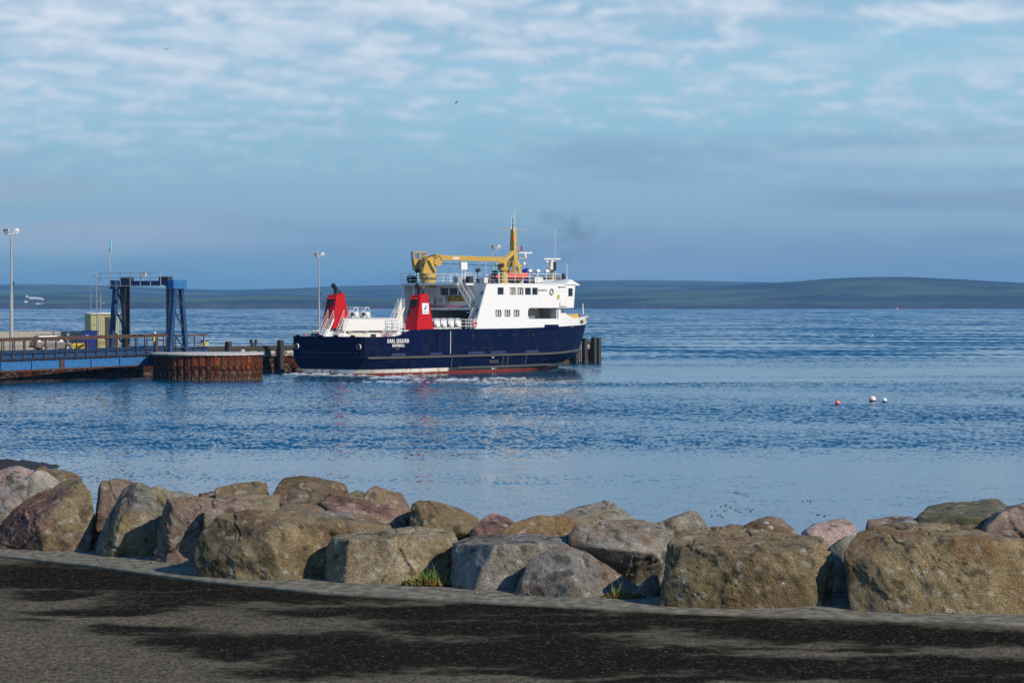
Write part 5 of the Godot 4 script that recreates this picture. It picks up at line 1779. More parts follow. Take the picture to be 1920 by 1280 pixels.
func make_house() -> void:
	var T := Transform3D(Basis.IDENTITY, Vector3(0, 0, 5.5))
	# starboard side wall with its windows and the long mooring-deck opening
	var upper := [[24.1, 24.85], [26.9, 27.6], [28.7, 29.4], [30.5, 31.2], [32.15, 32.85]]
	var lower := [[22.2, 23.0], [24.2, 25.0], [26.2, 27.0]]
	var holes := []
	upper = []
	for u in [[933.5, 943.5], [956.5, 966], [970.5, 980.5], [985, 994.5], [998.5, 1007.5]]:
		upper.append([ship_s(u[0], 5.5), ship_s(u[1], 5.5)])
	lower = []
	for u in [[929.5, 939], [946.5, 956], [963.5, 973]]:
		lower.append([ship_s(u[0], 5.5), ship_s(u[1], 5.5)])
	for w in upper:
		holes.append([w[0], w[1], 8.34, 9.0])
	for w in lower:
		holes.append([w[0], w[1], 5.98, 6.60])
	var op := [ship_s(990, 5.5), ship_s(1047, 5.5), 5.66, 6.86]
	holes.append(op)
	var x1: float = op[1] + 0.02
	var m := mb()
	wall_with_holes(m, 20.4, x1, 4.66, 9.42, 0.14, holes, T)
	part(ferry, "side_wall", m, M["white"])
	for k in 5:
		pane(ferry, holes[k], T, 0.14, k == 1 or k == 2)
	for k in 3:
		pane(ferry, holes[5 + k], T, 0.14, true)
	# the after end of the opening is rounded
	var cor := mb()
	for s in [[5.66, 1.0], [6.86, -1.0]]:
		var pts := [Vector2(op[0], s[0])]
		for k in 7:
			var a := k / 6.0 * PI / 2
			pts.append(Vector2(op[0] + 0.45 - 0.45 * sin(a), s[0] + s[1] * (0.45 - 0.45 * cos(a))))
		cor.prism(pts, 5.37, 5.498)
	part(ferry, "opening_corner", cor, M["white"])
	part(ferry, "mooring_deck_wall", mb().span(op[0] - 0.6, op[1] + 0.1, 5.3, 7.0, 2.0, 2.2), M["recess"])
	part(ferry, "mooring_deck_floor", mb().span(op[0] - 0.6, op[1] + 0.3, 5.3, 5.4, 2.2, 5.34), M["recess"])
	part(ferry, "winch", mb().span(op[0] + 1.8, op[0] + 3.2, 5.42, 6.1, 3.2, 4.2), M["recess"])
	part(ferry, "mooring_lamp", mb().span(op[0] + 1.6, op[0] + 2.1, 6.70, 6.80, 5.1, 5.3), M["yellow"])
	# sloping after ends of both side walls
	for side in [1, -1]:
		part(ferry, "wing_plate", mb().prism([Vector2(17.6, 4.66), Vector2(20.398, 4.66), Vector2(20.398, 9.42), Vector2(19.75, 9.42), Vector2(19.2, 8.2), Vector2(18.6, 6.9)], side * 5.36, side * 5.5), M["white"])
	part(ferry, "port_side_wall", mb().span(20.4, x1, 4.66, 9.42, -5.5, -5.36), M["white"])
	# after wall, facing the stern, with the vehicle opening
	var A := Transform3D(Basis(Vector3(0, 0, 1), Vector3.UP, Vector3(-1, 0, 0)), Vector3(22.0, 0, 0))
	var ah := []
	for u in [[827, 839.5], [844, 856.5], [861, 873]]:
		ah.append([ship_t(u[0], 22.0), ship_t(u[1], 22.0), 8.30, 8.94])
	ah.append([3.35, 3.75, 8.02, 8.62])
	var doorway := [4.15, 5.0, 6.95, 8.95]
	var vehicle := [-4.2, 2.4, 1.9, 6.62]
	m = mb()
	wall_with_holes(m, -5.36, 5.36, 1.9, 9.42, 0.14, ah + [doorway, vehicle], A)
	part(ferry, "after_wall", m, M["white"])
	for k in 4:
		pane(ferry, ah[k], A, 0.14)
	part(ferry, "after_door", mb().box(A * Vector3(4.575, 7.95, -0.1), Vector3(0.85, 2.0, 0.04), A.basis), M["maroon"])
	part(ferry, "door_hood", mb().span(21.3, 21.99, 9.05, 9.15, 3.9, 5.3), M["white"])
	part(ferry, "lintel", mb().span(21.55, 21.99, 6.64, 6.86, -5.2, 2.6), M["white"])
	# inside of the vehicle space
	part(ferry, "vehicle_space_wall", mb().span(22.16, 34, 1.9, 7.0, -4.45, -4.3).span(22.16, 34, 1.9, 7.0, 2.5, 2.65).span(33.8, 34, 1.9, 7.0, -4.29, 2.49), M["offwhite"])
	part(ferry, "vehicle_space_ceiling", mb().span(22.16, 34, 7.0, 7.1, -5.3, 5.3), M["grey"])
	# height and axle load sign
	var z0 := ship_t(838.5, 21.9)
	var z1 := ship_t(876, 21.9)
	var sign_ := part(ferry, "height_sign", mb().span(21.92, 21.96, 7.56, 8.20, z0, z1), M["sign_yellow"])
	var ab := A.basis
	words(sign_, "sign_lettering", "CLEAR HEIGHT 4.5M", 0.25, Vector3(21.91, 8.04, (z0 + z1) / 2), ab, M["black"], true, 0.95)
	words(sign_, "sign_lettering", "MAX. AXLE LOAD 11.5T", 0.25, Vector3(21.91, 7.73, (z0 + z1) / 2), ab, M["black"], true, 0.85)
	for z in [-3.9, -2.3]:
		var ac := part(ferry, "air_conditioner", mb().span(21.35, 21.95, 7.30, 8.0, z, z + 1.1), M["offwhite"])
		part(ac, "fan_grille", mb().lathe([Vector2(0.0, 0.02), Vector2(0.26, 0.03), Vector2(0.29, 0.0)], 16, Transform3D(Basis(Vector3.FORWARD, -PI / 2), Vector3(21.34, 7.66, z + 0.42))), M["grey"])
		part(ac, "bracket", mb().span(21.4, 21.98, 7.18, 7.28, z + 0.15, z + 0.2).span(21.4, 21.98, 7.18, 7.28, z + 0.9, z + 0.95), M["white"])
	part(ferry, "fire_main", mb().path([Vector3(21.8, 6.85, -5.0), Vector3(21.8, 6.98, -4.9), Vector3(21.8, 7.02, -4.6), Vector3(21.8, 7.02, 2.4)], 0.055), M["red"])
	words(ferry, "lintel_lettering", "MV 8702", 0.12, Vector3(21.53, 6.75, -0.6), ab, M["grey"], false, 1.0)
	part(ferry, "muster_board", mb().span(21.94, 21.98, 8.0, 8.7, 3.78, 4.05), M["tan"])
	part(ferry, "exit_sign", mb().span(21.94, 21.98, 8.3, 8.5, 4.06, 4.14).span(20.38, 20.42, 8.3, 8.5, 4.2, 4.6), M["green"])
	# side room on the port hand under the crane deck
	part(ferry, "port_bulkhead", mb().span(19.2, 21.99, 4.66, 9.40, -5.34, -5.2), M["white"])
	part(ferry, "deck_support", mb().tube(Vector3(19.3, 4.7, -3.9), Vector3(19.3, 9.4, -3.9), 0.09, 8), M["white"])
	# starboard platform, its stairs, lockers
	part(ferry, "platform", mb().span(19.6, 21.98, 6.66, 6.90, 2.62, 5.34), M["white"])
	part(ferry, "stair_trunk", mb().span(20.6, 21.9, 4.66, 6.65, 2.7, 3.5), M["white"])
	part(ferry, "notice_disc", mb().tube(Vector3(20.59, 6.05, 3.1), Vector3(20.57, 6.05, 3.1), 0.11, 12), M["blue_tarp"])
	part(ferry, "lamp_bracket", mb().span(20.55, 20.6, 6.3, 6.42, 2.3, 2.7), M["white"])
	for z in [3.0, 3.42]:
		part(ferry, "fire_box", mb().span(19.7, 19.95, 6.95, 7.5, z, z + 0.34), M["red"])
	railing(ferry, [Vector3(19.65, 6.9, 2.7), Vector3(19.65, 6.9, 5.3)], 1.0, 0.65)
	stairs(ferry, Vector3(19.5, 6.9, 4.1), Vector3(19.5, 9.42, 2.3), Vector3(-0.85, 0, 0), 10)
	stairs(ferry, Vector3(18.0, 4.66, 4.3), Vector3(19.6, 6.85, 4.3), Vector3(0, 0, 0.85), 9)
	railing(ferry, [Vector3(19.55, 4.62, 5.42), Vector3(15.2, 4.66, 5.42)], 1.0, 0.9)

func ship_s(u: float, t: float) -> float:
	# station on the ferry at which a point t metres to starboard is seen in image column u
	var k := (u - 960.0) / F
	return (k * (258.5 - 0.5736 * t) + 18.5 - 0.8192 * t) / (0.5736 - k * 0.8192)

func ship_t(u: float, s: float) -> float:
	var k := (u - 960.0) / F
	return (k * (258.5 + 0.8192 * s) + 18.5 - 0.5736 * s) / (0.8192 + k * 0.5736)

func make_bridge() -> void:
	# top deck of the house with its edge
	part(ferry, "top_deck", mb().span(19.0, 22.0, 9.30, 9.50, -5.52, 2.1).span(22.002, 36.4, 9.422, 9.50, -5.52, 5.52), M["white"])
	part(ferry, "deck_surface", mb().span(19.1, 36.2, 9.502, 9.52, -5.3, 1.9).span(22.1, 36.2, 9.502, 9.52, 1.902, 5.3), M["green_deck"])
	var xs := ship_s(1047, 5.5) + 0.022
	# wheelhouse: side panels lean out at the front
	for side in [1, -1]:
		var T := Transform3D(Basis.IDENTITY, Vector3(0, 0, 5.5)) if side > 0 else Transform3D(Basis(Vector3.UP, PI), Vector3(0, 0, -5.5))
		var m := mb()
		var hs := [[xs + 0.45, xs + 1.05, 8.15, 8.95]]
		var h2 := [xs + 2.0, xs + 2.75, 8.2, 8.98]
		if side > 0:
			wall_with_holes(m, xs, xs + 3.0, 6.9, 9.42, 0.12, hs + [h2], T)
			part(ferry, "wheelhouse_side", m, M["white"])
			pane(ferry, hs[0], T, 0.1)
			pane(ferry, h2, T, 0.1)
			m = mb().prism([Vector2(xs + 3.0, 6.9), Vector2(xs + 3.05, 6.9), Vector2(xs + 3.35, 9.42), Vector2(xs + 3.0, 9.42)], 5.38, 5.5)
			part(ferry, "wheelhouse_side", m, M["white"])
		else:
			part(ferry, "wheelhouse_side", mb().prism([Vector2(xs, 6.9), Vector2(xs + 3.05, 6.9), Vector2(xs + 3.35, 9.42), Vector2(xs, 9.42)], -5.5, -5.38), M["white"])
	# windows round the front
	var lean := atan2(0.3, 2.52)
	var Fm := Transform3D(Basis(Vector3(0, 0, -1), Vector3(sin(lean), cos(lean), 0), Vector3(cos(lean), -sin(lean), 0)), Vector3(xs + 3.06, 6.9, 0))
	var fh := []
	for k in 9:
		fh.append([-5.1 + k * 1.15, -4.1 + k * 1.15, 1.3, 2.1])
	var fr := mb()
	wall_with_holes(fr, -5.37, 5.37, 0.0, 2.53, 0.12, fh, Fm)
	part(ferry, "wheelhouse_front", fr, M["white"])
	for h in fh:
		pane(ferry, h, Fm, 0.1)
	part(ferry, "wheelhouse_floor", mb().span(xs - 0.5, xs + 3.0, 6.84, 6.898, -5.48, 5.48), M["white"])
	# wedge shaped wind deflector over the wheelhouse
	for side in [1]:
		part(ferry, "roof_visor", mb().prism([Vector2(xs + 1.0, 9.44), Vector2(xs + 2.3, 10.02), Vector2(xs + 4.1, 9.44), Vector2(xs + 4.1, 9.36), Vector2(xs + 3.36, 9.36), Vector2(xs + 3.36, 9.425)], -5.6, 5.62), M["white"])
	part(ferry, "door_canopy", mb().span(xs - 0.1, xs + 1.4, 9.2, 9.26, 5.50, 5.72), M["white"])
	part(ferry, "wing_flare", mb().prism([Vector2(xs + 0.15, 7.0), Vector2(xs + 1.55, 7.0), Vector2(xs + 0.15, 7.42)], 5.5, 5.62), M["offwhite"])
	part(ferry, "bridge_door", mb().span(xs + 0.25, xs + 1.25, 7.45, 9.15, 5.502, 5.53).span(xs + 1.5, xs + 1.53, 7.15, 8.05, 5.502, 5.53), M["white"])
	part(ferry, "lifebuoy_bracket", mb().lathe(ring_profile(0.30, 0.07), 16, Transform3D(Basis(Vector3.RIGHT, PI / 2), Vector3(ship_s(1033.5, 5.5), 8.62, 5.56))), M["recess"])
	part(ferry, "smoke_float", mb().tube(Vector3(xs - 0.12, 7.9, 5.62), Vector3(xs - 0.12, 8.35, 5.62), 0.13, 8, 0.07), M["yellow"])
	words(ferry, "number_lettering", "MC 8607421", 0.26, Vector3(ship_s(1017.5, 5.5), 8.78, 5.52), Basis.IDENTITY, M["grey"], true, 0.9)
	# forward end of the mooring deck below the wheelhouse, and its raked bulwark
	part(ferry, "fore_bulkhead", mb().span(xs + 0.05, xs + 0.9, 5.0, 6.84, 4.4, 5.2), M["white"])
	part(ferry, "fore_bulkhead", mb().span(xs + 1.0, xs + 1.2, 5.0, 6.84, -5.2, 4.4), M["white"])
	part(ferry, "bulwark_wing", mb().prism([Vector2(xs + 0.9, 5.0), Vector2(xs + 4.6, 5.0), Vector2(xs + 4.4, 5.7), Vector2(xs + 3.2, 6.0), Vector2(xs + 2.1, 6.82), Vector2(xs + 1.4, 6.82)], 4.45, 4.6), M["white"])
	for z in [-1.0, 1.0]:
		part(ferry, "anchor_windlass", mb().tube(Vector3(41.0, 5.3, z - 0.4), Vector3(41.0, 5.3, z + 0.4), 0.35, 12), M["grey"])
	# railings of the top deck
	railing(ferry, [Vector3(19.05, 9.52, -5.45), Vector3(19.05, 9.52, 2.05)], 1.05, 1.25)
	railing(ferry, [Vector3(22.1, 9.52, 5.45), Vector3(xs + 0.6, 9.52, 5.45)], 1.05, 1.5)
	railing(ferry, [Vector3(19.05, 9.52, -5.45), Vector3(36.0, 9.52, -5.45)], 1.05, 1.5)
	railing(ferry, [Vector3(20.4, 9.52, 2.05), Vector3(22.05, 9.52, 2.05), Vector3(22.05, 9.52, 5.4)], 1.05, 1.2)

func make_crane() -> void:
	# knuckle boom crane on its pedestal, folded forward on to a rest
	var c := group_node(ferry, "deck_crane")
	var p := Vector3(19.9, 9.05, -2.4)
	part(c, "pedestal", mb().lathe([Vector2(0.95, 0), Vector2(0.78, 0.25), Vector2(0.78, 1.0), Vector2(0.98, 1.02), Vector2(0.98, 1.22), Vector2(0.86, 1.24), Vector2(0.86, 1.5), Vector2(0.0, 1.5)], 20, Transform3D(Basis.IDENTITY, p)), M["ochre"])
	var bolts := mb()
	for k in 16:
		var a := TAU * k / 16.0
		bolts.box(p + Vector3(cos(a) * 0.9, 1.0, sin(a) * 0.9), Vector3(0.09, 0.12, 0.09))
	part(c, "flange_bolts", bolts, M["dark"])
	# crane axes: x along the boom
	var tip := Vector3(26.9, 11.98, 2.6)
	var root := p + Vector3(0, 3.05, 0)
	var d := (tip - root) * Vector3(1, 0, 1)
	var B := Basis(Vector3.UP, atan2(-d.z, d.x))
	var X := Transform3D(B, p)
	for z in [-0.55, 0.40]:
		part(c, "slew_column", mb().prism([Vector2(-0.9, 1.5), Vector2(0.75, 1.5), Vector2(0.5, 2.2), Vector2(0.55, 3.2), Vector2(0.2, 3.45), Vector2(-0.4, 3.42), Vector2(-0.75, 2.8)], z, z + 0.16, X), M["ochre"])
	part(c, "column_back", mb().prism([Vector2(-0.9, 1.5), Vector2(0.7, 1.5), Vector2(0.3, 2.3), Vector2(0.1, 3.3), Vector2(-0.35, 3.35), Vector2(-0.72, 2.8)], -0.388, 0.398, X), M["ochre"])
	part(c, "luffing_cylinder", mb().tube(X * Vector3(0.6, 1.7, 0.66), X * Vector3(-0.1, 3.0, 0.66), 0.16, 10).tube(X * Vector3(0.6, 1.7, -0.64), X * Vector3(-0.1, 3.0, -0.64), 0.16, 10), M["ochre"])
	part(c, "winch_drum", mb().lathe([Vector2(0.0, -0.42), Vector2(0.44, -0.42), Vector2(0.44, -0.34), Vector2(0.3, -0.34), Vector2(0.3, 0.34), Vector2(0.44, 0.34), Vector2(0.44, 0.42), Vector2(0, 0.42)], 18, X * Transform3D(Basis(Vector3.RIGHT, PI / 2), Vector3(0.95, 2.75, 0.2))), M["ochre"])
	var hose := mb()
	hose.path([X * Vector3(-0.9, 1.2, 0.75), X * Vector3(-0.75, 2.3, 0.72), X * Vector3(-0.3, 3.3, 0.6), X * Vector3(0.5, 3.5, 0.6), X * Vector3(1.1, 3.35, 0.6), X * Vector3(1.35, 2.9, 0.6)], 0.05, 5)
	hose.path([X * Vector3(-1.2, 1.2, 0.6), X * Vector3(-0.95, 2.2, 0.66), X * Vector3(-0.6, 3.1, 0.6)], 0.05, 5)
	part(c, "hydraulic_hose", hose, M["black"])
	# cab hung on the port side
	var cab := group_node(c, "cab")
	var cx := X * Transform3D(Basis.IDENTITY, Vector3(-0.55, 1.9, -1.55))
	part(cab, "cab_shell", mb().prism([Vector2(-0.55, 0.0), Vector2(0.75, 0.35), Vector2(0.85, 1.2), Vector2(-0.75, 1.2)], -0.5, 0.5, cx), M["ochre"])
	for k in [[-0.72, -0.62], [0.72, 0.82], [-0.02, 0.08]]:
		for z in [-0.48, 0.42]:
			part(cab, "cab_post", mb().prism([Vector2(k[0], 1.2), Vector2(k[1], 1.2), Vector2(k[1] - 0.05, 1.85), Vector2(k[0] - 0.05, 1.85)], z, z + 0.07, cx), M["ochre"])
	part(cab, "cab_glass", mb().prism([Vector2(-0.68, 1.2), Vector2(0.76, 1.2), Vector2(0.7, 1.84), Vector2(-0.7, 1.84)], -0.45, 0.45, cx), M["pane"])
	part(cab, "cab_roof", mb().prism([Vector2(-0.85, 1.85), Vector2(0.85, 1.85), Vector2(0.75, 1.98), Vector2(-0.75, 1.98)], -0.56, 0.56, cx), M["ochre"])
	# boom
	var boom := mb()
	boom.beam(X * Vector3(0.7, 3.25, 0), tip + Vector3(0, 0.15, 0), 0.42, 0.52)
	part(c, "boom", boom, M["ochre"])
	part(c, "boom_knuckle", mb().lathe([Vector2(0, -0.35), Vector2(0.34, -0.35), Vector2(0.34, 0.35), Vector2(0, 0.35)], 12, X * Transform3D(Basis(Vector3.RIGHT, PI / 2), Vector3(0.95, 3.32, 0))), M["ochre"])
	part(c, "maker_plate", mb().box((X * Vector3(2.8, 3.2, 0)).lerp(tip, 0.05) + B * Vector3(0, 0, 0.225), Vector3(0.75, 0.2, 0.02), B), M["white"])
	# folded jib rising from the knuckle towards the mast
	var end := Vector3(29.5, 12.95, 2.0)
	part(c, "jib", mb().beam(tip + Vector3(-0.7, -0.4, 0), end, 0.36, 0.42), M["ochre"])
	part(c, "jib_cylinder", mb().tube(tip + Vector3(-1.6, -0.35, 0), tip + Vector3(0.4, -0.2, 0), 0.1, 8), M["steel"])
	part(c, "hoist_rope", mb().path([X * Vector3(1.2, 2.6, 0.2), tip + Vector3(-1.2, -0.55, 0.1), tip + Vector3(-0.1, -0.3, 0.1)], 0.03, 5), M["black"])
	# boom rest
	var r := Vector3(tip.x - 0.15, 9.1, tip.z + 0.1)
	var post := mb()
	post.lathe([Vector2(0.75, 0), Vector2(0.42, 0.5), Vector2(0.36, 1.6), Vector2(0.5, 1.9)], 14, Transform3D(Basis.IDENTITY, r))
	post.box(r + Vector3(0, 2.05, 0), Vector3(1.0, 0.3, 0.8), B)
	post.prism([Vector2(-0.65, 0), Vector2(0.3, 0), Vector2(0.5, 0.75), Vector2(-0.5, 0.6)], -0.2, 0.2, Transform3D(B, r + Vector3(0, 2.2, 0)))
	part(c, "boom_rest", post, M["ochre"])
	part(c, "sheave", mb().tube(r + Vector3(-0.6, 2.4, 0.28), r + Vector3(-0.6, 2.4, 0.42), 0.22, 12), M["dark"])

func make_top_deck() -> void:
	# signal mast
	var mast := group_node(ferry, "signal_mast")
	var o := Vector3(ship_s(959.5, -1.2), 9.5, -1.2)
	var h := 6.15
	part(mast, "mast_trunk", mb().hexa([o + Vector3(-0.02, 2.0, 0.36), o + Vector3(0.72, 2.0, 0.36), o + Vector3(0.72, 2.0, -0.36), o + Vector3(-0.02, 2.0, -0.36), o + Vector3(0.0, h, 0.25), o + Vector3(0.52, h, 0.25), o + Vector3(0.52, h, -0.15), o + Vector3(0.0, h, -0.15)]), M["ochre"])
	for z in [0.55, -0.55]:
		part(mast, "mast_leg", mb().beam(o + Vector3(-0.95, 0, z), o + Vector3(0.12, 2.6, z * 0.5), 0.26, 0.34), M["ochre"])
		part(mast, "mast_leg", mb().beam(o + Vector3(1.45, 0, z), o + Vector3(0.62, 2.6, z * 0.5), 0.26, 0.40), M["ochre"])
	for y in [0.7, 1.4]:
		part(mast, "mast_strut", mb().beam(o + Vector3(-0.66 + y * 0.3, y, 0.48), o + Vector3(1.2 - y * 0.25, y, 0.48), 0.1, 0.1), M["ochre"])
	var lad := mb()
	for k in 14:
		lad.tube(o + Vector3(-0.75 + k * 0.06, 0.5 + k * 0.34, 0.65), o + Vector3(-0.5 + k * 0.05, 0.5 + k * 0.34, 0.72), 0.03, 5)
	part(mast, "rung", lad, M["dark"])
	part(mast, "yard", mb().beam(o + Vector3(-1.0, h, 1.0), o + Vector3(1.4, h, -1.1), 0.1, 0.1).beam(o + Vector3(-0.9, h, -0.9), o + Vector3(1.3, h, 1.0), 0.08, 0.08), M["ochre"])
	for q in [[-1.2, 1.1, 1.75], [0.75, -0.1, 2.4], [1.5, -1.1, 1.6]]:
		part(mast, "whip_aerial", mb().tube(o + Vector3(q[0], h - 0.25, q[1]), o + Vector3(q[0], h + 0.3, q[1]), 0.07, 6).tube(o + Vector3(q[0], h + 0.2, q[1]), o + Vector3(q[0], h + q[2], q[1]), 0.03, 5), M["white"])
	part(mast, "mast_light", mb().tube(o + Vector3(0.25, h, 0.05), o + Vector3(0.25, h + 0.55, 0.05), 0.13, 8), M["black"])
	part(mast, "wind_vane", mb().tube(o + Vector3(-0.35, h, 0.4), o + Vector3(-0.35, h + 0.9, 0.4), 0.025, 5).lathe(ring_profile(0.13, 0.03), 12, Transform3D(Basis(Vector3.RIGHT, PI / 2), o + Vector3(-0.35, h + 1.05, 0.4))), M["black"])
	part(mast, "light_bracket", mb().beam(o + Vector3(0.6, h * 0.6, 0), o + Vector3(1.75, h * 0.62, 0.2), 0.16, 0.08).tube(o + Vector3(1.65, h * 0.62, 0.2), o + Vector3(1.65, h * 0.62 + 0.5, 0.2), 0.12, 8), M["tail_red"])
	part(mast, "radar_scanner", mb().box(o + Vector3(2.2, 3.55, 0.3), Vector3(1.7, 0.14, 0.2), Basis(Vector3.UP, -0.5)).tube(o + Vector3(2.2, 3.0, 0.3), o + Vector3(2.2, 3.5, 0.3), 0.2, 8, 0.12).ball(o + Vector3(2.0, 2.3, 0.3), Vector3(0.24, 0.2, 0.24)), M["white"])
	part(mast, "scanner_arm", mb().beam(o + Vector3(0.9, 2.95, 0.2), o + Vector3(2.3, 2.95, 0.3), 0.25, 0.1).beam(o + Vector3(0.9, 2.1, 0.2), o + Vector3(2.1, 2.1, 0.3), 0.2, 0.1), M["ochre"])
	part(mast, "ensign", mb().prism([Vector2(0, 0), Vector2(0.75, -0.45), Vector2(0.85, -0.75), Vector2(0.05, -0.55)], -0.01, 0.01, Transform3D(Basis(Vector3.UP, 0.3), o + Vector3(-0.4, h - 0.6, 0.35))), M["red"])
	part(mast, "signal_halyard", mb().path([o + Vector3(-1.0, h, 1.0), o + Vector3(-0.6, 0.5, 1.2)], 0.012, 4).path([o + Vector3(0.9, h - 1.0, 0), o + Vector3(3.6, 0.2, 1.0)], 0.018, 4).path([o + Vector3(-0.2, h - 1.2, 0), Vector3(20.9, 9.6, 0.5)], 0.012, 4), M["offwhite"])
	# radar post by the wheelhouse
	var rp := group_node(ferry, "radar_post")
	var r := Vector3(ship_s(1035.5, 3.0), 9.5, 3.0)
	part(rp, "post", mb().tube(r, r + Vector3(0, 2.35, 0), 0.2, 10, 0.16), M["ochre"])
	part(rp, "scanner", mb().tube(r + Vector3(0, 2.3, 0), r + Vector3(0, 2.6, 0), 0.34, 12, 0.26).box(r + Vector3(0, 2.82, 0), Vector3(1.9, 0.16, 0.22), Basis(Vector3.UP, -0.7)).tube(r + Vector3(0, 2.6, 0), r + Vector3(0, 2.78, 0), 0.12, 8), M["white"])
	part(rp, "relay_box", mb().span(r.x - 0.75, r.x - 0.25, 11.1, 12.0, 2.9, 3.3), M["offwhite"])
	part(rp, "light_screen", mb().span(r.x - 0.25, r.x + 0.05, 11.0, 12.0, 3.15, 3.5), M["black"])
	part(rp, "camera_arm", mb().path([r + Vector3(-0.6, 1.6, 0.2), r + Vector3(-1.3, 2.05, 0.3), r + Vector3(-1.5, 2.35, 0.3)], 0.05).ball(r + Vector3(-1.5, 2.45, 0.3), Vector3(0.2, 0.15, 0.2)), M["white"])
	for q in [[1041.0, 3.4, 6.2, 0.02], [1063.0, 3.2, 2.3, 0.035], [911.0, -3.0, 2.9, 0.03], [843.0, -2.0, 2.3, 0.03]]:
		var b := Vector3(ship_s(q[0], q[1]), 9.5, q[1])
		part(ferry, "whip_aerial", mb().tube(b, b + Vector3(0, q[2] * 0.4, 0), q[3] * 1.6, 6).tube(b + Vector3(0, q[2] * 0.4, 0), b + Vector3(0, q[2], 0), q[3], 5), M["white"])
	# small gear along the top deck: lockers, lamps, davit, vents
	var gear := [["deck_locker", 858, 3.4, 0.7, 0.6, 0.6, "grey"], ["deck_locker", 868, 1.0, 0.9, 0.6, 0.8, "dark"], ["deck_locker", 907, 4.2, 0.7, 0.55, 0.6, "offwhite"], ["deck_locker", 1005, 3.6, 1.6, 0.75, 0.8, "white"], ["deck_locker", 995, 3.8, 0.5, 0.6, 0.6, "green_deck"], ["deck_locker", 915, 3.4, 1.3, 0.45, 0.8, "dark"], ["deck_locker", 899, 3.6, 0.6, 0.5, 0.5, "recess"], ["deck_locker", 880, 2.8, 0.7, 0.7, 0.5, "dark"], ["deck_locker", 1020, 0.5, 4.0, 0.9, 3.0, "dark"]]
	for g in gear:
		var b := Vector3(ship_s(g[1], g[2]), 9.52, g[2])
		part(ferry, g[0], mb().span(b.x - g[3] / 2, b.x + g[3] / 2, 9.52, 9.52 + g[4], b.z - g[5] / 2, b.z + g[5] / 2), M[g[6]])
	for u in [[762, -3.5], [895, 4.4], [992, 4.6], [1024, 4.6], [1007, 4.5]]:
		var b := Vector3(ship_s(u[0], u[1]) if u[0] > 800 else 19.3, 9.52, u[1])
		part(ferry, "search_lamp", mb().tube(b, b + Vector3(0, 1.25, 0), 0.045, 5).tube(b + Vector3(-0.15, 1.3, 0), b + Vector3(0.25, 1.4, 0.1), 0.2, 8), M["white"] if u[0] > 900 else M["black"])
	part(ferry, "anchor_ball", mb().ball(Vector3(ship_s(1056, 4.8), 10.35, 4.8), Vector3(0.3, 0.36, 0.3), 12), M["black"])
	part(ferry, "antenna_panel", mb().span(ship_s(862, 2.0), ship_s(862, 2.0) + 1.1, 10.95, 11.75, 1.9, 2.2), M["white"])
	part(ferry, "panel_post", mb().tube(Vector3(ship_s(866, 2.05), 9.5, 2.05), Vector3(ship_s(866, 2.05), 10.95, 2.05), 0.06, 6).tube(Vector3(ship_s(872, 2.05), 9.5, 2.05), Vector3(ship_s(872, 2.05), 11.6, 2.05), 0.05, 6), M["white"])
	part(ferry, "rope_reel", mb().tube(Vector3(19.6, 9.95, -4.8), Vector3(19.6, 9.95, -4.0), 0.4, 12), M["black"])
	part(ferry, "teal_aerial", mb().tube(Vector3(ship_s(924.5, -3.5), 9.5, -3.5), Vector3(ship_s(924.5, -3.5), 11.6, -3.5), 0.10, 8), M["teal"])

# ------------------------------------------------------------------ things carried on the ferry
func aboard(p: Vector3) -> Vector3:
	return to_world(SHIP, BERTH_TURN, p)

func raft(label: String, p: Vector3, group: String, size := 1.0) -> void:
	# a white canister lying athwart in its steel cradle
	var o := thing("life_raft_canister", label, "life raft", aboard(p), BERTH_TURN, group)
	var t := Transform3D(Basis(Vector3.RIGHT, PI / 2), Vector3(0, 0.58, 0) * size)
	var r := 0.42 * size
	part(o, "canister", mb().lathe([Vector2(0, -0.72), Vector2(r * 0.8, -0.68), Vector2(r, -0.5), Vector2(r, -0.03), Vector2(r * 1.07, -0.03), Vector2(r * 1.07, 0.03), Vector2(r, 0.03), Vector2(r, 0.5), Vector2(r * 0.8, 0.68), Vector2(0, 0.72)], 20, t), M["white"])
	for z in [-0.36, 0.36]:
		part(o, "strap", mb().lathe([Vector2(r * 1.01, z - 0.04), Vector2(r * 1.04, z), Vector2(r * 1.01, z + 0.04)], 20, t), M["strap"])
	var c := mb()
	for z in [-0.5, 0.5]:
		c.path([Vector3(-0.55, 0, z), Vector3(-0.5, 0.55, z), Vector3(-0.3, 1.12, z), Vector3(0.3, 1.12, z), Vector3(0.5, 0.55, z), Vector3(0.55, 0, z)], 0.045, 5)
		c.beam(Vector3(-0.5, 0.13, z), Vector3(0.5, 0.13, z), 0.08, 0.08)
	c.tube(Vector3(-0.3, 1.12, -0.5), Vector3(-0.3, 1.12, 0.5), 0.04, 5)
	c.tube(Vector3(0.3, 1.12, -0.5), Vector3(0.3, 1.12, 0.5), 0.04, 5)
	part(o, "cradle", c, M["white"])
	part(o, "release_gear", mb().span(-0.62, -0.45, 0.25, 0.6, 0.3, 0.55), M["dark"])

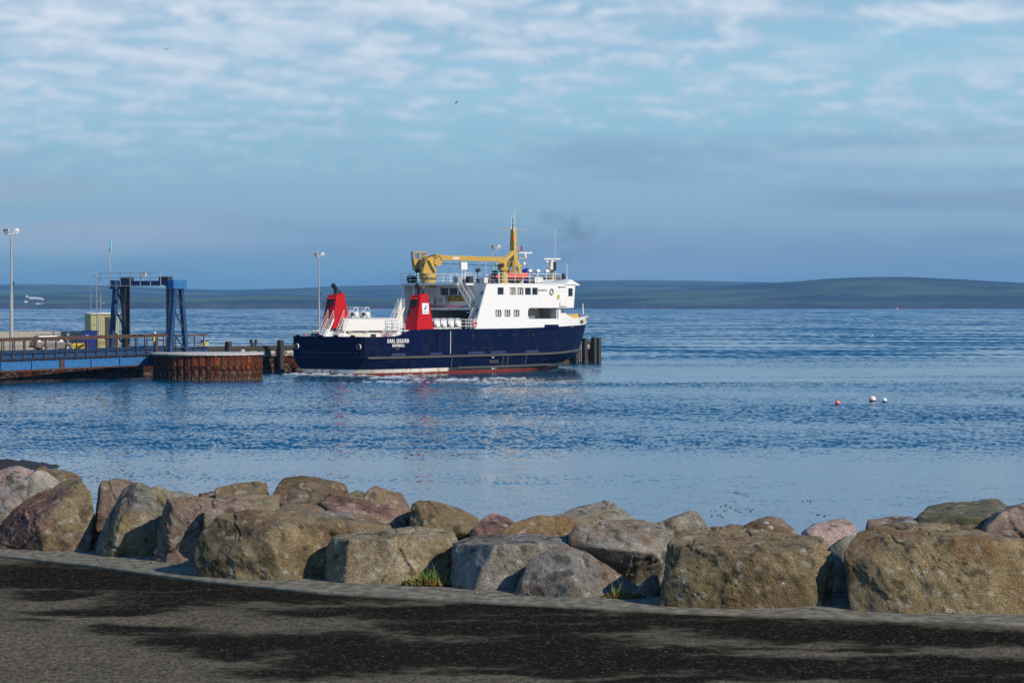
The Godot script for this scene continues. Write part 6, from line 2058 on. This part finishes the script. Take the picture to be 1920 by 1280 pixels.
func make_deck_things() -> void:
	var k := 0
	for u in [812.0, 824.5, 838.0, 851.5]:
		var s := ship_s(u, 4.7)
		raft(["life raft canister in cradle close against the red funnel", "white life raft canister in cradle, second from the red funnel", "white life raft canister in cradle, third from the red funnel", "life raft canister in cradle at the end nearest the ferry stairs"][k], Vector3(s, 4.62, 4.7), "life rafts along the ferry side", 1.0)
		k += 1
	k = 0
	for u in [660.0, 681.0]:
		raft(["life raft canister on the low white deck house near the far funnel", "life raft canister on the low white deck house, away from the funnel"][k], Vector3(ship_s(u, -4.6), 5.78, -4.6), "life rafts on the low deck house", 0.72)
		k += 1
	# inflatable rescue boat lying on the top deck
	var b := thing("rescue_boat", "orange inflatable rescue boat on the top deck of the ferry", "boat", aboard(Vector3(ship_s(957, 1.5), 9.52, 1.5)), BERTH_TURN)
	for z in [-0.72, 0.72]:
		var tube := mb()
		tube.tube(Vector3(-2.7, 0.75, z), Vector3(1.4, 0.75, z), 0.27, 12)
		tube.tube(Vector3(1.4, 0.75, z), Vector3(2.4, 0.9, z * 0.62), 0.27, 12, 0.26)
		tube.tube(Vector3(2.4, 0.9, z * 0.62), Vector3(3.0, 1.08, 0), 0.26, 12, 0.2)
		tube.ball(Vector3(-2.7, 0.75, z), Vector3(0.3, 0.26, 0.26))
		part(b, "inflatable_tube", tube, M["orange"])
		part(b, "rubbing_strip", mb().tube(Vector3(-2.6, 0.72, z * 1.37), Vector3(1.4, 0.74, z * 1.37), 0.045, 5), M["black"])
	part(b, "hull", mb().hexa([Vector3(-2.5, 0.12, 0.2), Vector3(1.9, 0.2, 0.1), Vector3(1.9, 0.2, -0.1), Vector3(-2.5, 0.12, -0.2), Vector3(-2.6, 0.62, 0.75), Vector3(2.5, 0.85, 0.35), Vector3(2.5, 0.85, -0.35), Vector3(-2.6, 0.62, -0.75)]), M["rib_red"])
	part(b, "console", mb().span(-0.6, 0.1, 0.6, 1.35, -0.3, 0.3), M["rib_red"])
	var e := part(b, "outboard_engine", mb().span(-3.15, -2.75, 0.9, 1.4, -0.22, 0.22), M["black"])
	part(e, "engine_leg", mb().span(-3.0, -2.85, 0.35, 0.9, -0.08, 0.08), M["black"])
	part(b, "cradle", mb().span(-1.6, -1.4, 0, 0.2, -0.7, 0.7).span(0.9, 1.1, 0, 0.25, -0.6, 0.6), M["grey"])
	var tb := thing("blue_tarpaulin", "bright blue tarpaulin bundle behind the bow of the rescue boat", "tarpaulin", aboard(Vector3(ship_s(989, 0.8), 9.52, 0.8)), BERTH_TURN)
	part(tb, "bundle", mb().lathe([Vector2(0.42, 0.0), Vector2(0.5, 0.4), Vector2(0.44, 0.9), Vector2(0.62, 1.3), Vector2(0.55, 1.62), Vector2(0.2, 1.75), Vector2(0, 1.76)], 11), M["blue_tarp"])
	part(tb, "lashing", mb().lathe([Vector2(0.46, 0.86), Vector2(0.5, 0.9), Vector2(0.46, 0.95)], 11), M["offwhite"])
	# lifebuoy on the after railing
	var lb := thing("lifebuoy", "orange lifebuoy with white bands hung on the ferry railing", "lifebuoy", aboard(Vector3(ship_s(890.5, 5.5), 5.2, 5.5)), BERTH_TURN)
	part(lb, "ring", mb().lathe(ring_profile(0.31, 0.085), 22, Transform3D(Basis(Vector3.RIGHT, PI / 2), Vector3.ZERO)), M["orange"])
	for q in 4:
		var a := PI / 4 + q * PI / 2
		part(lb, "band", mb().box(Vector3(cos(a) * 0.31, sin(a) * 0.31, 0), Vector3(0.2, 0.1, 0.19), Basis(Vector3.BACK, a)), M["white"])

# ------------------------------------------------------------------ people
func body_mesh(jacket: Color, legs: Color, skin: Color) -> ArrayMesh:
	# one continuous figure, standing, meshed as surface nets round tapered bones
	var bones := [
		[Vector3(0, 0.95, 0), Vector3(0, 1.18, 0), 0.135, 0.125, 0], [Vector3(0, 1.18, 0), Vector3(0, 1.40, -0.01), 0.13, 0.145, 0],
		[Vector3(-0.15, 1.42, 0), Vector3(0.15, 1.42, 0), 0.075, 0.075, 0], [Vector3(0, 1.45, 0), Vector3(0, 1.56, 0.015), 0.06, 0.055, 2],
		[Vector3(0, 1.64, 0.01), Vector3(0, 1.70, 0.02), 0.088, 0.092, 2], [Vector3(0, 1.60, 0.06), Vector3(0, 1.63, 0.105), 0.03, 0.014, 2], [Vector3(0, 1.585, 0.04), Vector3(0, 1.565, 0.06), 0.045, 0.035, 2],
		[Vector3(-0.20, 1.42, 0), Vector3(-0.27, 1.14, -0.02), 0.058, 0.046, 0], [Vector3(-0.27, 1.14, -0.02), Vector3(-0.24, 0.90, 0.10), 0.045, 0.034, 0],
		[Vector3(0.20, 1.42, 0), Vector3(0.27, 1.14, -0.02), 0.058, 0.046, 0], [Vector3(0.27, 1.14, -0.02), Vector3(0.24, 0.90, 0.10), 0.045, 0.034, 0],
		[Vector3(-0.235, 0.87, 0.115), Vector3(-0.23, 0.80, 0.14), 0.034, 0.02, 2], [Vector3(0.235, 0.87, 0.115), Vector3(0.23, 0.80, 0.14), 0.034, 0.02, 2],
		[Vector3(-0.215, 0.87, 0.13), Vector3(-0.195, 0.83, 0.155), 0.016, 0.014, 2], [Vector3(0.215, 0.87, 0.13), Vector3(0.195, 0.83, 0.155), 0.016, 0.014, 2],
		[Vector3(-0.09, 0.93, 0), Vector3(-0.11, 0.50, 0.015), 0.095, 0.066, 1], [Vector3(-0.11, 0.50, 0.015), Vector3(-0.12, 0.09, -0.02), 0.064, 0.044, 1],
		[Vector3(0.09, 0.93, 0), Vector3(0.11, 0.50, 0.015), 0.095, 0.066, 1], [Vector3(0.11, 0.50, 0.015), Vector3(0.12, 0.09, -0.02), 0.064, 0.044, 1],
		[Vector3(-0.12, 0.05, -0.04), Vector3(-0.13, 0.04, 0.14), 0.048, 0.04, 3], [Vector3(0.12, 0.05, -0.04), Vector3(0.13, 0.04, 0.14), 0.048, 0.04, 3],
	]
	var tones := [jacket, legs, skin, Color(0.02, 0.018, 0.016)]
	var cs := 0.022
	var lo := Vector3(-0.38, -0.04, -0.22)
	var n := Vector3i(36, 86, 22)
	var field := PackedFloat32Array()
	field.resize(n.x * n.y * n.z)
	field.fill(1.0)
	for b in bones:
		var a: Vector3 = b[0]
		var e: Vector3 = b[1]
		var r := maxf(b[2], b[3]) + 0.07
		var mn := ((a.min(e) - Vector3.ONE * r - lo) / cs).floor()
		var mx := ((a.max(e) + Vector3.ONE * r - lo) / cs).ceil()
		for z in range(maxi(0, int(mn.z)), mini(n.z, int(mx.z) + 1)):
			for y in range(maxi(0, int(mn.y)), mini(n.y, int(mx.y) + 1)):
				for x in range(maxi(0, int(mn.x)), mini(n.x, int(mx.x) + 1)):
					var p := lo + Vector3(x, y, z) * cs
					var t := clampf((p - a).dot(e - a) / (e - a).length_squared(), 0.0, 1.0)
					var d: float = p.distance_to(a.lerp(e, t)) - lerpf(b[2], b[3], t)
					var k := (z * n.y + y) * n.x + x
					var o := field[k]
					var h := clampf(0.5 + 0.5 * (o - d) / 0.03, 0.0, 1.0)
					field[k] = lerpf(o, d, h) - 0.03 * h * (1.0 - h)
	var idx := {}
	var v := PackedVector3Array()
	var c := PackedColorArray()
	var step := [1, n.x, n.x * n.y]
	for z in n.z - 1:
		for y in n.y - 1:
			for x in n.x - 1:
				var k := (z * n.y + y) * n.x + x
				var inside := 0
				var sum := Vector3.ZERO
				var cnt := 0
				for q in 8:
					var kk: int = k + (q & 1) * step[0] + ((q >> 1) & 1) * step[1] + ((q >> 2) & 1) * step[2]
					if field[kk] < 0.0:
						inside += 1
				if inside == 0 or inside == 8:
					continue
				for q in 8:
					for ax in 3:
						if q & (1 << ax):
							continue
						var q2: int = q | (1 << ax)
						var ka: int = k + (q & 1) * step[0] + ((q >> 1) & 1) * step[1] + ((q >> 2) & 1) * step[2]
						var kb: int = k + (q2 & 1) * step[0] + ((q2 >> 1) & 1) * step[1] + ((q2 >> 2) & 1) * step[2]
						var fa := field[ka]
						var fb := field[kb]
						if (fa < 0.0) != (fb < 0.0):
							var t := fa / (fa - fb)
							sum += Vector3(q & 1, (q >> 1) & 1, (q >> 2) & 1).lerp(Vector3(q2 & 1, (q2 >> 1) & 1, (q2 >> 2) & 1), t)
							cnt += 1
				idx[k] = v.size()
				var p := lo + (Vector3(x, y, z) + sum / cnt) * cs
				v.append(p)
				var best := 9.0
				var who := 0
				for b in bones:
					var a: Vector3 = b[0]
					var e: Vector3 = b[1]
					var t := clampf((p - a).dot(e - a) / (e - a).length_squared(), 0.0, 1.0)
					var d: float = p.distance_to(a.lerp(e, t)) - lerpf(b[2], b[3], t)
					if d < best:
						best = d
						who = b[4]
				c.append(tones[who])
	var ix := PackedInt32Array()
	for k in idx:
		for ax in 3:
			var s1: int = step[(ax + 1) % 3]
			var s2: int = step[(ax + 2) % 3]
			if not (idx.has(k - s1) and idx.has(k - s2) and idx.has(k - s1 - s2)):
				continue
			var fa := field[k]
			var fb := field[k + step[ax]]
			if (fa < 0.0) == (fb < 0.0):
				continue
			var q := [idx[k], idx[k - s1], idx[k - s1 - s2], idx[k - s2]]
			if fa < 0.0:
				ix.append_array([q[0], q[2], q[1], q[0], q[3], q[2]])
			else:
				ix.append_array([q[0], q[1], q[2], q[0], q[2], q[3]])
	var arr := []
	arr.resize(Mesh.ARRAY_MAX)
	arr[Mesh.ARRAY_VERTEX] = v
	arr[Mesh.ARRAY_COLOR] = c
	arr[Mesh.ARRAY_INDEX] = ix
	var st := SurfaceTool.new()
	st.create_from_arrays(arr)
	st.generate_normals()
	return st.commit()

func person(label: String, p: Vector3, turn: float, mesh: ArrayMesh, helmet: StandardMaterial3D, vest: bool) -> void:
	var o := part(self, "person", mesh, M["plain"])
	o.position = p
	o.rotation.y = turn
	tag(o, label, "person", "")
	var h := part(o, "helmet", mb().lathe([Vector2(0.150, 1.685), Vector2(0.152, 1.70), Vector2(0.118, 1.71), Vector2(0.115, 1.76), Vector2(0.085, 1.815), Vector2(0.0, 1.84)], 16, Transform3D(Basis.IDENTITY, Vector3(0, 0, 0.015))), helmet)
	part(h, "brim", mb().box(Vector3(0, 1.69, 0.16), Vector3(0.16, 0.015, 0.08)), helmet)
	part(o, "eyes", mb().ball(Vector3(-0.035, 1.655, 0.098), Vector3.ONE * 0.011, 6).ball(Vector3(0.035, 1.655, 0.098), Vector3.ONE * 0.011, 6), M["black"])
	if vest:
		var rows := []
		for j in 8:
			var y := 0.93 + j * 0.075
			var line := []
			for k in 25:
				var a := TAU * k / 24.0
				var w := 0.185 + 0.035 * sin(j / 7.0 * PI * 0.8)
				line.append(Vector3(sin(a) * (w + (0.02 if j > 4 else 0.0)), y, cos(a) * (0.165 + 0.01 * j / 7.0)))
			rows.append(line)
		var ve := part(o, "hi_vis_vest", mb().grid(rows), M["hivis"])
		part(ve, "reflective_band", mb().lathe([Vector2(0.222, 1.10), Vector2(0.226, 1.15)], 24, Transform3D(Basis.from_scale(Vector3(1, 1, 0.78)), Vector3.ZERO)), M["steel"])

func make_people() -> void:
	var navy := Color(0.012, 0.016, 0.035)
	var crew := body_mesh(navy, navy, Color(0.35, 0.19, 0.13))
	var dock := body_mesh(Color(0.03, 0.04, 0.07), Color(0.03, 0.035, 0.05), Color(0.35, 0.19, 0.13))
	person("person in yellow hi-vis vest and white helmet standing on the linkspan", at(289.5, 660, 250.3) * Vector3(1, 0, 1) + Vector3(0, 2.72, 0), 0.9, dock, M["white"], true)
	var z := ship_t(587, 1.6)
	person("person in yellow helmet behind the stern ramp of the ferry", aboard(Vector3(1.6, 2.78, z)), BERTH_TURN - 1.4, crew, M["yellow"], false)
	z = ship_t(594.5, 1.7)
	person("person in white helmet behind the stern ramp of the ferry", aboard(Vector3(1.7, 2.80, z)), BERTH_TURN - 1.7, crew, M["white"], false)
	z = ship_t(571.5, 1.3)
	person("person in orange helmet low behind the stern ramp of the ferry", aboard(Vector3(1.3, 2.42, z)), BERTH_TURN - 1.5, crew, M["orange"], false)
	var step := thing("mooring_platform", "raised white mooring platform behind the stern ramp of the ferry", "platform", aboard(Vector3(1.6, 0, 0)), BERTH_TURN)
	part(step, "platform_top", mb().span(-1.2, 0.9, 2.30, 2.42, -4.4, -2.0), M["white"])
	part(step, "platform_leg", mb().span(-1.1, 0.8, 1.9, 2.298, -4.3, -4.2), M["white"])
	part(step, "step_block", mb().span(-0.3, 0.6, 2.422, 2.79, -3.4, -1.9), M["white"])

# ------------------------------------------------------------------ small things
func bird(label: String, p: Vector3, span: float, turn: float, m: Material, bank := 0.2) -> void:
	var o := thing("bird", label, "bird", p, turn)
	o.rotation.z = bank
	part(o, "body", mb().ball(Vector3.ZERO, Vector3(0.07, 0.07, 0.20) * span, 8).ball(Vector3(0, 0.03, 0.22) * span, Vector3.ONE * 0.045 * span, 6), m)
	for s in [-1, 1]:
		var w := mb()
		w.hexa([Vector3(0.05 * s, 0, 0.09) * span, Vector3(0.28 * s, 0.13, 0.10) * span, Vector3(0.28 * s, 0.13, -0.07) * span, Vector3(0.05 * s, 0, -0.08) * span, Vector3(0.05 * s, 0.02, 0.09) * span, Vector3(0.28 * s, 0.15, 0.10) * span, Vector3(0.28 * s, 0.15, -0.07) * span, Vector3(0.05 * s, 0.02, -0.08) * span])
		w.hexa([Vector3(0.28 * s, 0.13, 0.10) * span, Vector3(0.55 * s, 0.06, -0.02) * span, Vector3(0.54 * s, 0.06, -0.06) * span, Vector3(0.28 * s, 0.13, -0.07) * span, Vector3(0.28 * s, 0.15, 0.10) * span, Vector3(0.55 * s, 0.07, -0.02) * span, Vector3(0.54 * s, 0.07, -0.06) * span, Vector3(0.28 * s, 0.15, -0.07) * span])
		part(o, "wing", w, m)
	part(o, "tail", mb().box(Vector3(0, 0, -0.24) * span, Vector3(0.08, 0.015, 0.12) * span), m)

func buoy(label: String, u: float, v: float, r: float, m: Material) -> void:
	var d := 34320.0 / (v - HORIZON)
	var o := thing("buoy", label, "buoy", Vector3((u - 960.0) / F * d, 0, -d), 0.0, "mooring buoys on the open water")
	part(o, "float", mb().ball(Vector3(0, r * 0.62, 0), Vector3.ONE * r, 20), m)
	part(o, "waterline_growth", mb().lathe([Vector2(r * 0.80, -0.01), Vector2(r * 0.93, r * 0.2), Vector2(r * 0.98, r * 0.36)], 20), M["weed"])
	part(o, "eye", mb().lathe(ring_profile(r * 0.13, r * 0.035), 10, Transform3D(Basis(Vector3.RIGHT, PI / 2), Vector3(0, r * 1.68, 0))), M["dark"])

func grass_tuft(label: String, u: float, v: float, n: int, height: float, spread: float) -> void:
	var o := thing("grass_tuft", label, "grass", on_road(u, v) + Vector3(0, 0.03, 0))
	var r := RandomNumberGenerator.new()
	r.seed = int(u)
	var moss := mb()
	for k in 260:
		var a := r.randf() * TAU
		var d := sqrt(r.randf()) * spread * 1.5
		var p := Vector3(cos(a) * d * 1.1, 0, sin(a) * d * 0.4)
		moss.col = Color(0.06, 0.075, 0.012).lerp(Color(0.20, 0.10, 0.02), r.randf()) * (0.6 + r.randf() * 0.7)
		var h := (0.012 + r.randf() * 0.03) * (1.4 - d / spread / 1.5)
		moss.tube(p, p + Vector3(r.randf_range(-1, 1) * 0.02, h, r.randf_range(-1, 1) * 0.02), 0.012, 4, 0.004)
	part(o, "moss", moss, M["grass"]).set_meta("kind", "stuff")
	var tall := mb()
	for k in n:
		var p := Vector3(r.randfn(0, spread * 0.45), 0, r.randfn(0, spread * 0.2))
		var h := height * (0.35 + 0.65 * r.randf()) * (1.0 if k % 5 == 0 else 0.6)
		var lean := Vector3(r.randfn(0.12, 0.22), 0, r.randfn(0, 0.2)) * h
		tall.col = Color(0.10, 0.20, 0.02).lerp(Color(0.22, 0.28, 0.05), r.randf()) * (0.7 + 0.5 * r.randf())
		var w := Vector3(0.0045, 0, 0.002).rotated(Vector3.UP, r.randf() * 2.0)
		var q := p
		for s in 4:
			var t := (s + 1) / 4.0
			var e := p + lean * t * t + Vector3(0, h * t * (1.0 - 0.12 * t), 0)
			var k0 := 1.0 - s / 4.0
			var k1 := 1.0 - t * 0.97
			tall.quad(q - w * k0, q + w * k0, e + w * k1, e - w * k1)
			q = e
	part(o, "blade", tall, M["grass"]).set_meta("kind", "stuff")

func make_small_things() -> void:
	buoy("small coral pink mooring buoy floating apart from the other two", 1571.5, 758.5, 0.20, M["buoy_pink"])
	buoy("large pale pink mooring buoy beside the small white buoy", 1637.0, 752.5, 0.26, M["buoy_pale"])
	buoy("small white mooring buoy with dark waterline", 1659.5, 753.5, 0.19, M["white"])
	grass_tuft("tall bright green grass tuft in orange moss against the sandy boulder", 803, 1105, 45, 0.20, 0.10)
	grass_tuft("short green grass clump beside the small dark purple stone", 1166, 1131, 80, 0.13, 0.075)
	bird("dark bird flying highest, near the cloud edge above the mast", at(1023, 118, 160), 0.24, 0.6, M["black"])
	bird("dark bird flying over the middle of the sky with wings raised", at(856, 193, 150), 0.32, 2.2, M["black"], -0.5)
	bird("far dark bird gliding level under the clouds", at(313, 93, 210), 0.62, 0.1, M["slate"], 0.05)
	bird("white gull skimming the water beyond the buoys", at(1635, 630, 430), 1.1, 0.8, M["white"], 0.4)
	bird("white gull resting on the concrete top of the caisson", at(455, 660, 246.5) * Vector3(1, 0, 1) + Vector3(0, 2.75, 0), 0.8, 1.3, M["white"], 0.0)
	# dark weedy skerry just off the wall
	var m := mb()
	var n := fbm(151, 0.6, 4)
	var rows := []
	for j in 12:
		var line := []
		for i in 30:
			var x := -4.0 + i * 0.24
			var z := -1.5 + j * 0.28
			line.append(Vector3(x, 0.42 * (1.0 - pow(absf(x + 0.8) / 3.4, 2.0)) * (1.0 - pow(absf(z) / 1.6, 2.0)) - 0.06 + 0.16 * n.get_noise_2d(x * 3.0, z * 3.0), -z))
		rows.append(line)
	m.grid(rows)
	var sk := part(self, "skerry", m, M["weed"])
	sk.position = Vector3((8.0 - 960.0) / F * 113.0, 0, -113.0)
	tag(sk, "dark weed covered rock awash beyond the pale pink boulder", "rock")
	# floating weed
	var weed := mb()
	var r := RandomNumberGenerator.new()
	r.seed = 5
	for s in [[1362, 950, 0.5], [1360, 957, 0.9], [1382, 960, 0.8], [1408, 956, 0.3], [1343, 969, 0.4], [1512, 940, 0.5], [1380, 924, 0.25], [1396, 926, 0.25], [1540, 968, 0.35], [155, 893, 0.6], [178, 903, 0.3]]:
		var d: float = 34320.0 / (s[1] - HORIZON)
		var o := Vector3((s[0] - 960.0) / F * d, 0.0, -d)
		for q in 6:
			var p := o + Vector3(r.randfn(0, s[2] * 0.42), 0.0, r.randfn(0, 0.35))
			var w := r.randf_range(0.015, 0.045)
			weed.hexa([p + Vector3(-w, -0.04, w), p + Vector3(w, -0.04, w), p + Vector3(w, -0.04, -w), p + Vector3(-w, -0.04, -w), p + Vector3(-w * 0.5, 0.03, w * 0.5), p + Vector3(w * 0.5, 0.025, w * 0.5), p + Vector3(w * 0.5, 0.03, -w * 0.5), p + Vector3(-w * 0.5, 0.02, -w * 0.5)])
	var fw := part(self, "floating_seaweed", weed, M["weed"])
	fw.set_meta("kind", "stuff")
	tag(fw, "scattered dark fronds of seaweed floating on the calm water", "seaweed")
	# small far craft under the right hand hill
	var b := thing("fishing_boat", "tiny red and white fishing boat under the far headland", "boat", at(1684, 577.5, 3900.0) * Vector3(1, 0, 1), 0.3)
	b.scale = Vector3.ONE * 0.6
	part(b, "hull", mb().hexa([Vector3(-4, -0.5, 1.2), Vector3(4, -0.5, 0.6), Vector3(4, -0.5, -0.6), Vector3(-4, -0.5, -1.2), Vector3(-4.4, 1.2, 1.6), Vector3(5.4, 1.9, 0.3), Vector3(5.4, 1.9, -0.3), Vector3(-4.4, 1.2, -1.6)]), M["red"])
	part(b, "wheelhouse", mb().span(-2.2, 0.4, 1.2, 4.4, -1.1, 1.1), M["white"])
	part(b, "mast", mb().tube(Vector3(-1, 4, 0), Vector3(-1, 7, 0), 0.12), M["white"])
	# thin exhaust smoke drifting from the ferry
	var smoke := FogMaterial.new()
	smoke.resource_name = "smoke"
	smoke.density = 0.016
	smoke.albedo = Color(0.16, 0.16, 0.17)
	var r2 := RandomNumberGenerator.new()
	r2.seed = 3
	var sm := thing("exhaust_smoke", "faint dark exhaust smoke drifting beyond the ferry mast", "smoke")
	for q in 34:
		var f := FogVolume.new()
		f.name = "puff"
		f.shape = RenderingServer.FOG_VOLUME_SHAPE_ELLIPSOID
		f.position = at(1076.0 + 26.0 * r2.randfn(), 428.0 + 24.0 * r2.randfn(), 300.0 + r2.randf() * 3.0)
		f.size = Vector3(r2.randf_range(1.4, 3.6), r2.randf_range(0.9, 2.6), 2.4)
		f.material = smoke
		sm.add_child(f, true)
